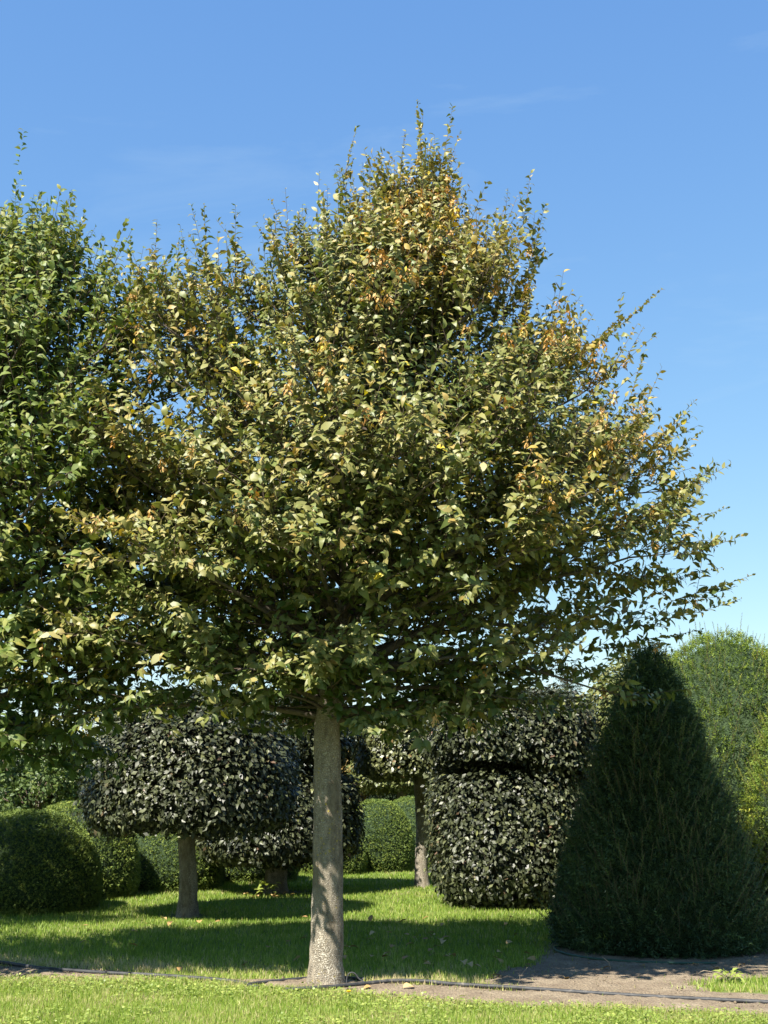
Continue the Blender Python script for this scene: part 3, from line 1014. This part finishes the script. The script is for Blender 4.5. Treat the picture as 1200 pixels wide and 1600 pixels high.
def clipped_beech(name, label, base, trunk, tiers, seed, mat, size=.085, single=0, limbs=(), dens=1550, group=None, bark=None, cat='tree', sq=None):
    """trunk = (height, radius at foot, radius at top, lean x, lean y); tiers = profiles of the clipped crown masses"""
    rg = np.random.default_rng(seed)
    b = np.array([base[0], base[1], 0.0])
    th = thing(name, label, cat, tuple(b), group)
    h, r0, r1, lx, ly = trunk
    zs = np.concatenate([np.linspace(-.04, .3, 8), np.linspace(.36, h, 22)])
    path = np.stack([lx * zs / h + .012 * np.sin(zs * 5 + seed), ly * zs / h + .01 * np.sin(zs * 4), zs], -1)
    V, T = tube(path, np.interp(zs, [-.04, .06, .22, .5, h], [r0 * 1.4, r0 * 1.22, r0 * 1.05, r0 * .97, r1]), 18, .05, seed)
    obj('trunk', np_mesh('trunk', V, T, smooth=True), bark or M_BARKB, th)
    for pts in limbs:
        V, T = tube(np.array(pts, float), np.linspace(.028, .012, len(pts)), 7)
        obj('branch', np_mesh('branch', V, T, smooth=True), bark or M_BARKB, th)
    Ps, Ms, Ts = [], [], []
    for k, prof in enumerate(tiers):
        off = np.array([*prof[0], 0.0]) if len(prof) == 2 else np.zeros(3)
        prof = prof[1] if len(prof) == 2 else prof
        p = np.array(prof, float)
        area = (np.hypot(*(p[1:] - p[:-1]).T) * math.pi * (p[1:, 0] + p[:-1, 0])).sum()
        P, M, t = beech_leaves(prof, int(area * dens), rg, seed + k, size, .05, sq)
        Ps.append(P + off); Ms.append(M); Ts.append(t)
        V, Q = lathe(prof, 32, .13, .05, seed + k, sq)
        obj('shade_core', np_mesh('shade_core', V + off, Q, smooth=True), M_CORE, th)  # solid dark core added to block light and darken the gaps between leaves
    P = np.concatenate(Ps) + b
    emit_foliage(th, b, P, np.concatenate(Ms), np.concatenate(Ts), LEAF_BEECH, mat, single, name='crown', mass=LEAF_4)
    return th

PARASOL_A = [(.02, 1.13), (.7, 1.14), (1.08, 1.08), (1.24, 1.2), (1.29, 1.45), (1.27, 1.8), (1.15, 2.2), (.9, 2.5), (.55, 2.68), (.01, 2.76)]
clipped_beech('clipped_beech', 'dark leaved parasol beech with one rounded crown on a short bare trunk', (-2.42, 16.47), (1.35, .112, .10, -.05, 0), [PARASOL_A], 31, M_BEECH, .08, 300,
              limbs=[[(.02, 0, .98), (.14, -.05, .92), (.28, -.06, .97), (.42, -.05, 1.12), (.55, -.04, 1.3)], [(0, 0, 1.0), (-.2, .1, 1.15), (-.4, .2, 1.4)]], group='clipped parasol beeches')
B_LOW = [(.02, .52), (.7, .5), (1.1, .56), (1.22, .75), (1.25, 1.1), (1.2, 1.5), (1.05, 1.72), (.02, 1.8)]
B_UP = [(.02, 1.98), (.75, 1.98), (1.1, 2.03), (1.18, 2.2), (1.15, 2.55), (.95, 2.8), (.5, 2.93), (.01, 2.97)]
clipped_beech('clipped_beech', 'dark two tiered beech standing behind the rounded parasol beech', (-1.64, 20.1), (2.3, .16, .10, 0, 0), [B_LOW, B_UP], 37, M_BEECH, .085, 0, dens=1250, group='clipped tiered beeches')
C_UP = [(.02, 1.78), (.7, 1.76), (1.0, 1.8), (1.06, 2.0), (1.04, 2.4), (.85, 2.62), (.4, 2.72), (.01, 2.74)]
clipped_beech('clipped_beech', 'slender flat topped parasol beech with a tall half sunlit trunk beside the block beech', (.61, 21.1), (2.1, .10, .085, -.03, 0), [C_UP], 41, M_BEECHG, .085, 0, dens=1300, group='clipped parasol beeches')
D_LOW = [(.02, .10), (.68, .09), (.84, .2), (.95, .42), (1.0, .8), (1.0, 1.3), (.98, 1.62), (.92, 1.74), (.02, 1.77)]
D_UP = [(.02, 2.0), (.8, 1.98), (1.02, 1.95), (1.1, 2.15), (1.12, 2.4), (1.06, 2.64), (.76, 2.8), (.01, 2.86)]
D_MID = [(.02, 1.78), (.42, 1.77), (.5, 1.85), (.5, 2.05), (.4, 2.2), (.02, 2.25)]
clipped_beech('clipped_beech', 'big clipped beech block of dark glossy leaves with a flat plate above it', (1.69, 18.0), (2.45, .14, .10, 0, 0), [D_LOW, D_UP, ((.62, -.42), D_MID), ((.62, .3), D_MID)], 43, M_BEECH, .08, 300, sq=(3.4, .12),
              limbs=[[(-.02, -.1, 1.72), (-.15, -.2, 1.86), (-.28, -.25, 1.98), (-.42, -.3, 2.16)], [(.05, 0, 1.7), (.25, -.1, 1.95), (.5, -.2, 2.2)]], group='clipped tiered beeches')
clipped_beech('clipped_beech', 'parasol beech seen through the gap between block and plate', (2.75, 21.6), (2.0, .10, .085, 0, 0), [C_UP], 47, M_BEECHG, .085, 0, dens=900, group='clipped parasol beeches')
HB = [(.02, 1.5), (.8, 1.5), (1.05, 1.6), (1.1, 1.9), (1.0, 2.4), (.6, 2.7), (.01, 2.8)]
clipped_beech('clipped_hornbeam', 'pale green clipped parasol hornbeam far behind the lawn with its trunk in shade', (.35, 28.8), (1.8, .11, .09, .03, 0), [HB], 51, M_PALE, .09, 0, dens=900)
HC = [(.02, .15), (.75, .15), (.9, .4), (.98, 1.2), (.95, 2.2), (.85, 2.8), (.65, 3.2), (.35, 3.42), (.01, 3.5)]
clipped_beech('clipped_hornbeam', 'pale olive clipped hornbeam column rising between block beech and conical yew', (3.95, 19.4), (1.2, .12, .09, 0, 0), [HC], 53, M_PALE, .088, 0, dens=1000)
clipped_beech('clipped_hornbeam', 'pale olive clipped hornbeam column standing right behind the broad bright yew', (5.35, 18.9), (1.2, .12, .09, 0, 0), [HC], 59, M_PALE, .09, 0, dens=600)

# ------------------------------------------------------------------ yews
SPRIG = needle_sprig(6, 1.0, .46, .058, .9, 3)
SPRIG_S = needle_sprig(4, .8, .7, .12, .9, 5)
LONG = needle_sprig(44, 1.0, .075, .0068, 1.0, 9)

def yew(name, label, base, prof, n, size, mat, tint, seed, sprig=SPRIG, long_shoots=0, long_len=(.15, .35), long_tint=.2, zmax_long=9, lump=.035, group=None, cat='yew', seg=40, upb=.25, rough=.0, wide0=1.0):
    rg = np.random.default_rng(seed)
    b = np.array([base[0], base[1], 0.0])
    th = thing(name, label, cat, tuple(b), group)
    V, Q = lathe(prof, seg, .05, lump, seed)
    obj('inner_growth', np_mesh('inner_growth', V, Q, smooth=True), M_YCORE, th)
    P, N = sample_profile(prof, n, rg, lump, seed)
    P = P + N * (rg.normal(-.02, size * .3, n) + rough * (wob(P, 8.5, seed) + .6 * wob(P, 17, seed + 2)))[:, None]
    d = N * .8 + np.array([0, 0, upb]) + rg.normal(0, .5, (n, 3))
    M = frames(d, N + rg.normal(0, .8, (n, 3)), rg.uniform(size * .6, size * 1.3, n))
    tn = np.clip(tint + .12 * wob(P, 2.5, seed) + .1 * wob(P, 8.5, seed) * (rough > 0) + rg.normal(0, .2, n), 0, 1)
    V, T = scatter(P, M, *sprig)
    parts = [(V, T)]
    tt = [np.repeat(tn, len(sprig[0]))]
    o = obj('needle_shoots', np_mesh('needle_shoots', V, T, tt[0]), mat, th)
    o['kind'] = 'stuff'
    if long_shoots:
        P, N = sample_profile(prof, long_shoots * 3, rg, lump, seed)
        ok = (P[:, 2] < zmax_long) & (P[:, 2] > .12)
        P, N = P[ok][:long_shoots], N[ok][:long_shoots]
        m = len(P)
        az = norm(np.stack([-N[:, 1], N[:, 0], np.zeros(m)], -1) + 1e-6)
        d = N * rg.uniform(.25, .75, (m, 1)) + np.array([0, 0, .9]) + az * rg.normal(.1, .35, (m, 1))
        L = rg.uniform(*long_len, m) * rg.uniform(.5, 1, m)
        M = frames(d, N + rg.normal(0, .3, (m, 3)), L)
        wide = (.26 / np.maximum(L, .1)).clip(.8, 2.2) * wide0
        M[:, :, 0] *= wide[:, None]
        M[:, :, 2] *= wide[:, None]
        V, T = scatter(P, M, *LONG)
        st = np.clip(tint + long_tint + rg.normal(0, .14, m), 0, 1)
        o = obj('long_shoots', np_mesh('long_shoots', V, T, np.repeat(st, len(LONG[0]))), mat, th)
        o['kind'] = 'stuff'
        stems = [tube(np.stack([p, p + norm(dd) * l * .9]), [.003, .0015], 3, cap=False) for p, dd, l in zip(P, d, L)]
        V, T = join(stems)
        o = obj('shoot_stems', np_mesh('shoot_stems', V, T), M_TWIG, th)
        o['kind'] = 'stuff'
    return th

CONE = [(.3, .0), (.95, .03), (1.02, .2), (.95, .5), (.77, 1.05), (.60, 1.55), (.44, 2.05), (.28, 2.55), (.16, 2.82), (.08, 2.95), (.005, 3.03)]
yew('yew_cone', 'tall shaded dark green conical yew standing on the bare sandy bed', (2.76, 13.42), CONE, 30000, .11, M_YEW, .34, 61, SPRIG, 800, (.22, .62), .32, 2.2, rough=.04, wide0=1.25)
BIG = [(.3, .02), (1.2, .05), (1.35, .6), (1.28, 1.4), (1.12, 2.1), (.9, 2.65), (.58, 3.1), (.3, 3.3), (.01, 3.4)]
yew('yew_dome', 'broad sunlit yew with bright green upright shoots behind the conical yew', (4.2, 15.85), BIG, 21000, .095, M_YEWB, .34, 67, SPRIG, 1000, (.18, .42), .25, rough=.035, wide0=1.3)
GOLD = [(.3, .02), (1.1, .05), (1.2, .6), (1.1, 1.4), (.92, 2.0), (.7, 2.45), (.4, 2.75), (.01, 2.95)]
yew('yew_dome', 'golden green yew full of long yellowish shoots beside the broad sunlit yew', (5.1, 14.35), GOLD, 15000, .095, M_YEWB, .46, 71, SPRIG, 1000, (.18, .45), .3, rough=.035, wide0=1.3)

def dome(r, h):
    pts = [(r * .5, .02), (r * .95, .04)]
    for k in range(9):
        a = k / 8 * math.pi / 2
        pts.append((max(.005, r * math.cos(a) ** .82), h * (.18 + .82 * math.sin(a) ** .92)))
    return pts
DG = 'clipped yew domes round the lawn'
for (x, y, r, h, n, lab, sd_) in [
    (-4.68, 17.4, .96, 1.25, 22000, 'dark shaded clipped yew dome at the lawn edge under the leafy neighbouring hornbeam', 73),
    (-4.5, 19.35, .92, 1.35, 20000, 'clipped yew dome with a sunny top between shaded dome and parasol beech', 79),
    (-3.5, 20.9, .98, 1.0, 16000, 'low wide clipped yew dome right behind the trunk of the parasol beech', 83),
    (-2.35, 22.6, .9, 1.0, 12000, 'low clipped yew dome in the shade behind the tiered beech', 89),
    (-.95, 24.3, .62, .85, 9000, 'small dark clipped yew dome beside the taller sunny domes at lawn end', 97),
    (-.13, 25.1, .72, 1.3, 14000, 'tall clipped yew dome at the far end of the lawn next to slender beech trunk', 101),
    (.62, 27.1, .86, 1.34, 12000, 'clipped yew dome farthest down the lawn behind the slender beech trunk', 103),
    (-1.35, 27.0, .9, 1.36, 10000, 'clipped yew dome at lawn end between the two tiered beech and the hornbeam trunk', 107)]:
    yew('yew_dome', lab, (x, y), dome(r, h), int(n * .95), .043, M_YEWD, .42, sd_, SPRIG_S, lump=.012, group=DG, upb=.1)

# ------------------------------------------------------------------ background shrubs, hedge and conifer
def shrub(name, label, base, rx, ry, z0, z1, n, size, mat, seed, trunk_h=None, group=None, cat='shrub', tint=.5):
    rg = np.random.default_rng(seed)
    b = np.array([base[0], base[1], 0.0])
    th = thing(name, label, cat, tuple(b), group)
    k = 26
    cz = (z0 + z1) / 2
    hz = (z1 - z0) / 2
    u = norm(rg.normal(0, 1, (k, 3))) * (rg.random((k, 1)) ** .4) * .78
    C = u * np.array([rx, ry, hz]) + np.array([0, 0, cz])
    rad = rg.uniform(.22, .42, k) * min(rx, hz * 1.2)
    zs = np.linspace(-.03, cz, 10)
    V, T = tube(np.stack([zs * .02, zs * 0, zs], -1), np.linspace(.09, .035, 10), 9, .05, seed)
    obj('trunk', np_mesh('trunk', V, T, smooth=True), M_BARK, th)
    br = [tube(np.array([[0, 0, cz * .55], (c + np.array([0, 0, cz * .55])) / 2 + rg.normal(0, .05, 3), c]), [.03, .018, .006], 5) for c in C]
    V, T = join(br)
    obj('limbs', np_mesh('limbs', V, T), M_TWIG, th)
    n = int(n * .85)
    i = rg.integers(0, k, n)
    dv = norm(rg.normal(0, 1, (n, 3)))
    P = C[i] + dv * rad[i][:, None] * (rg.random((n, 1)) ** .33) * 1.1
    P[:, 2] = np.maximum(P[:, 2], .1)
    d = dv + rg.normal(0, .6, (n, 3))
    nn = dv + np.array([0, -.2, .8]) + rg.normal(0, .5, (n, 3))
    M = frames(d, nn, rg.uniform(size * .7, size * 1.2, n))
    tn = np.clip(tint + rg.normal(0, .18, n) + rg.normal(0, .12, k)[i], 0, 1)
    V, T = scatter(P, M, *LEAF_4)
    o = obj('crown', np_mesh('crown', V, T, np.repeat(tn, len(LEAF_4[0])), smooth=True), mat, th)
    o['kind'] = 'stuff'
    return th

BG = 'shrubs closing off the garden behind the clipped yews'
shrub('leafy_shrub', 'green leafy shrub above the clipped yew domes under the hornbeam branches', (-6.5, 24.6), 1.3, 1.1, .5, 2.9, 9000, .095, M_SHRUB, 201, group=BG, tint=.45)
shrub('leafy_shrub', 'yellow green shrub glowing between hornbeam branches and parasol beech', (-5.15, 25.6), 1.0, .9, .7, 2.9, 8000, .09, M_YELLOW, 203, group=BG)
shrub('leafy_shrub', 'dull green shrub behind the parasol beech crown', (-3.3, 27.0), 1.5, 1.1, .4, 3.0, 8000, .095, M_SHRUB, 207, group=BG)
shrub('leafy_shrub', 'amber leaved shrub showing just beside the hornbeam trunk', (-.75, 29.5), .85, .8, .7, 2.6, 6000, .085, M_AMBER, 211, group=BG)
shrub('leafy_shrub', 'dark green shrub far behind the two tiered beech', (-2.0, 30.5), 1.5, 1.0, .3, 2.6, 6000, .1, M_CONIF, 213, group=BG)
shrub('leafy_shrub', 'green shrub behind the big beech block', (4.0, 30.0), 1.8, 1.2, .3, 2.7, 7000, .1, M_SHRUB, 217, group=BG, tint=.3)
shrub('leafy_shrub', 'green shrub behind the bright yews', (7.2, 26.0), 1.8, 1.4, .3, 3.0, 7000, .1, M_SHRUB, 219, group=BG, tint=.35)
shrub('leafy_shrub', 'deep green shrub behind the shaded yew dome', (-8.2, 25.5), 1.5, 1.2, .3, 3.0, 7000, .1, M_SHRUB, 223, group=BG, tint=.3)

def far_hedge():
    rg = np.random.default_rng(5)
    n = 15000
    x0, x1, y0, y1, h = -16, 16, 33.0, 34.4, 2.15
    th = thing('conifer_hedge', 'long dark conifer hedge closing the garden behind the shrubs', 'hedge', (0, 33.7, 0))
    V = np.array([(x, y, z) for x in (x0 + .1, x1 - .1) for y in (-.6, .6) for z in (0, h - .1)], float)
    Q = np.array([(0, 1, 3, 2), (4, 6, 7, 5), (0, 4, 5, 1), (2, 3, 7, 6), (1, 5, 7, 3), (0, 2, 6, 4)])
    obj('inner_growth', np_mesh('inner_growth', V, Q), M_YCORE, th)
    top = rg.random(n) < .25
    P = np.stack([rg.uniform(x0, x1, n), np.where(top, rg.uniform(-.7, .7, n), -.65), np.where(top, h, rg.uniform(0, h, n))], -1)
    P += rg.normal(0, .07, (n, 3))
    P[:, 2] += .25 * wob(P, .9, 3) * (P[:, 2] > h * .7)
    d = np.stack([rg.normal(0, .5, n), -.6 + rg.normal(0, .5, n), .5 + rg.normal(0, .5, n)], -1)
    M = frames(d, rg.normal(0, 1, (n, 3)), rg.uniform(.13, .28, n))
    V, T = scatter(P, M, *SPRIG_S)
    o = obj('needle_shoots', np_mesh('needle_shoots', V, T, np.repeat(np.clip(rg.normal(.5, .22, n), 0, 1), len(SPRIG_S[0]))), M_CONIF, th)
    o['kind'] = 'stuff'
far_hedge()

def spruce():
    rg = np.random.default_rng(9)
    b = np.array([3.62, 25.5, 0])
    th = thing('spruce_tree', 'dark thin spruce top poking up behind the big beech block', 'tree', tuple(b))
    V, T = tube(np.array([[0, 0, -.03], [0, 0, 2], [0.02, 0, 3.95]]), [.09, .05, .008], 8)
    obj('trunk', np_mesh('trunk', V, T, smooth=True), M_TWIG, th)
    Ps, Ds, tw = [], [], []
    for i in range(110):
        z = .5 + 3.3 * (i / 110) ** .9
        L = (3.95 - z) * .30 + .08
        a = i * 2.4 + rg.normal(0, .2)
        d = np.array([math.cos(a), math.sin(a), .15 + .1 * z / 3])
        tw.append(tube(np.array([[0, 0, z], d * L * .6 + [0, 0, z], d * L + [0, 0, z]]), [.012, .008, .003], 4))
        for t in np.linspace(.1, 1, int(L / .02) + 3):
            Ps.append(d * L * t + [0, 0, z])
            Ds.append(d + rg.normal(0, .7, 3))
    V, T = join(tw)
    obj('limbs', np_mesh('limbs', V, T), M_TWIG, th)
    P = np.array(Ps)
    n = len(P)
    V, T = scatter(P, frames(np.array(Ds), rg.normal(0, 1, (n, 3)), rg.uniform(.09, .16, n)), *SPRIG)
    o = obj('needles', np_mesh('needles', V, T, np.repeat(np.clip(rg.normal(.6, .2, n), 0, 1), len(SPRIG[0]))), M_CONIF, th)
    o['kind'] = 'stuff'
spruce()

# ------------------------------------------------------------------ irrigation pipes and hose
def smooth_path(pts, n):
    p = np.array(pts, float)
    t = np.linspace(0, len(p) - 1, n)
    out = []
    for x in t:
        i = min(int(x), len(p) - 2)
        f = x - i
        a, b, c, d = p[max(i - 1, 0)], p[i], p[i + 1], p[min(i + 2, len(p) - 1)]
        out.append(.5 * ((2 * b) + (-a + c) * f + (2 * a - 5 * b + 4 * c - d) * f * f + (-a + 3 * b - 3 * c + d) * f ** 3))
    return np.array(out)

def pipe(name, label, pts, r, mat, group=None, n=70):
    V, T = tube(smooth_path(pts, n), np.full(n, r), 9)
    o = obj(name, np_mesh(name, V, T, smooth=True), mat)
    return tag(o, label, 'pipe', group)

PG = 'black irrigation pipes along the tree row'
pipe('irrigation_pipe', 'black irrigation pipe running off through the soil left of the hornbeam trunk', [(-5.5, 12.75, .03), (-4.2, 12.42, .03), (-3.47, 12.1, .035), (-3.0, 11.75, .03), (-2.4, 11.48, .03), (-1.9, 11.33, .028), (-1.35, 11.13, .02), (-1.05, 10.98, .0)], .0165, M_PIPE, PG)
pipe('irrigation_pipe', 'black irrigation pipe bowing round the foot of the hornbeam trunk', [(-.15, 11.16, .02), (-.45, 11.27, .022), (-.8, 11.1, .024), (-1.08, 10.86, .026), (-1.0, 10.72, .024)], .0135, M_PIPE, PG, 40)
pipe('irrigation_pipe', 'long black irrigation pipe crossing the sandy soil from the hornbeam towards the golden yew', [(-.78, 10.62, .02), (-.5, 10.68, .028), (-.2, 10.83, .03), (.08, 11.0, .032), (.35, 10.98, .03), (.55, 10.87, .026), (1.0, 10.68, .028), (1.5, 10.45, .028), (2.1, 10.22, .026), (2.83, 9.98, .028), (3.8, 9.62, .028), (5, 9.2, .026)], .0165, M_PIPE, PG, 110)
pipe('drip_tube', 'thin black tube looping up at the foot of the hornbeam trunk', [(-.30, 10.88, .01), (-.3, 10.9, .07), (-.275, 10.91, .105), (-.235, 10.91, .10), (-.2, 10.9, .06), (-.14, 10.88, .03)], .006, M_PIPE, None, 30)
pipe('garden_hose', 'thin green hose lying round the foot of the conical yew', [(1.78, 13.4, .03), (1.66, 13.1, .035), (1.7, 12.8, .03), (1.88, 12.45, .028), (2.2, 12.22, .026), (2.6, 12.12, .025), (3.0, 12.14, .02)], .011, M_HOSE, None, 50)

# ------------------------------------------------------------------ fallen leaves, sticks, small weeds
fl_meshes = []
for k in range(5):
    v, f = leaf_template(.33, .04 + .03 * k, .05 + .04 * k, .06)
    me = np_mesh('fallen_leaf', v, f, np.full(len(v), k / 4), smooth=True)
    me.materials.append(M_FALLEN)
    fl_meshes.append(me)
rf = np.random.default_rng(77)
cnt = 0
def fallen(x, y, z, size, label, group):
    o = bpy.data.objects.new('fallen_leaf', fl_meshes[rf.integers(5)])
    COL.objects.link(o)
    o.location = (x, y, z)
    o.rotation_euler = (rf.normal(0, .22), rf.normal(0, .22), rf.uniform(0, 6.28))
    o.scale = (size,) * 3
    tag(o, label, 'leaf', group)
while cnt < 70:
    x, y = rf.uniform(-3.4, 1.6), rf.uniform(11.6, 16.0)
    if soil_mask(np.array([x]), np.array([y]))[0] > -.05:
        continue
    w = math.exp(-((x - .5) / 1.3) ** 2) + .25
    if rf.random() > w:
        continue
    fallen(x, y, .055, rf.uniform(.065, .11), 'dry tan fallen leaf lying on the shaded lawn', 'fallen leaves on the lawn')
    cnt += 1
for (x, y) in [(1.25, 12.0), (1.38, 12.25), (.9, 11.35), (1.9, 11.7), (2.3, 11.9), (2.9, 11.8), (.15, 10.65), (3.2, 11.95), (1.5, 11.2), (-.1, 10.72), (2.75, 12.05)]:
    fallen(x, y, .03, rf.uniform(.07, .11), 'dry tan fallen leaf lying on the bare soil', 'fallen leaves on the soil')

for k in range(16):
    fallen(rf.uniform(-2.1, -1.35), rf.uniform(19.05, 19.6), .03, rf.uniform(.07, .12), 'dry leaf in the litter at the foot of the two tiered beech', 'leaf litter under the tiered beech')

def stick(label, pts, r=.004):
    V, T = tube(np.array(pts, float), np.linspace(r, r * .5, len(pts)), 5)
    tag(obj('dry_stick', np_mesh('dry_stick', V, T, smooth=True), M_STICK), label, 'stick')
stick('pale dry stalk standing up from the soil by the long pipe', [(1.08, 10.9, .0), (1.1, 10.9, .08), (1.16, 10.9, .15)], .003)
stick('short dark stick poking out of the sand before the conical yew', [(1.98, 11.75, 0), (1.96, 11.72, .08), (1.9, 11.7, .13)], .006)
stick('thin dry twig lying on the sand towards the golden yew', [(2.6, 11.4, .02), (2.72, 11.45, .05), (2.85, 11.43, .03)], .004)

def leaf_plant(label, x, y, n, size, spread, h):
    rg = np.random.default_rng(int(abs(x * 100)))
    th = thing('weed_plant', label, 'plant', (x, y, 0))
    stems = []
    for k in range(6):
        a = k * 1.05
        stems.append(tube(np.array([[0, 0, -.01], [math.cos(a) * spread * .3, math.sin(a) * spread * .3, h * .5], [math.cos(a) * spread * .6, math.sin(a) * spread * .6, h * .8]]), [.004, .003, .002], 4))
    V, T = join(stems)
    obj('stem', np_mesh('stem', V, T), M_WEED, th)
    me = np_mesh('leaf', LEAF[0], LEAF[1], np.full(len(LEAF[0]), .75), smooth=True)
    me.materials.append(M_WEED)
    for k in range(n):
        a = rg.uniform(0, 6.28)
        r = spread * rg.uniform(.1, .7)
        o = bpy.data.objects.new('leaf', me)
        COL.objects.link(o)
        o.parent = th
        Mx = frames(np.array([[math.cos(a), math.sin(a), rg.uniform(-.2, .6)]]), np.array([[rg.normal(0, .3), -.2, 1.0]]), [size * rg.uniform(.7, 1.2)], 1.2)[0]
        m4 = np.eye(4)
        m4[:3, :3] = Mx
        m4[:3, 3] = (math.cos(a) * r, math.sin(a) * r, h * rg.uniform(.35, 1))
        o.matrix_local = Matrix(m4.tolist())
leaf_plant('small bright green weed plant at the foot of the two tiered beech', -1.72, 19.25, 26, .11, .22, .2)
leaf_plant('pale green weed growing at the sand edge before the golden yew', 2.85, 11.15, 22, .07, .16, .09)

# a dandelion flower in the near grass
dt = thing('dandelion', 'single yellow dandelion flower in the grass before the hornbeam', 'flower', (-.27, 10.22, 0))
V, T = tube(np.array([[0, 0, 0], [.005, 0, .035], [.004, -.004, .06]]), [.003, .0028, .0025], 5)
obj('stem', np_mesh('stem', V, T), M_WEED, dt)
n = 40
a = np.arange(n) * 2.4
P = np.zeros((n, 3)) + np.array([.004, -.004, .06])
d = np.stack([np.cos(a), np.sin(a), .3 + (np.arange(n) / n) * 1.2], -1)
V, T = scatter(P, frames(d, np.tile([0, 0, 1.0], (n, 1)) + rng.normal(0, .1, (n, 3)), np.full(n, .024), .6), *LEAF_S)
obj('petals', np_mesh('petals', V, T), M_DAND, dt)
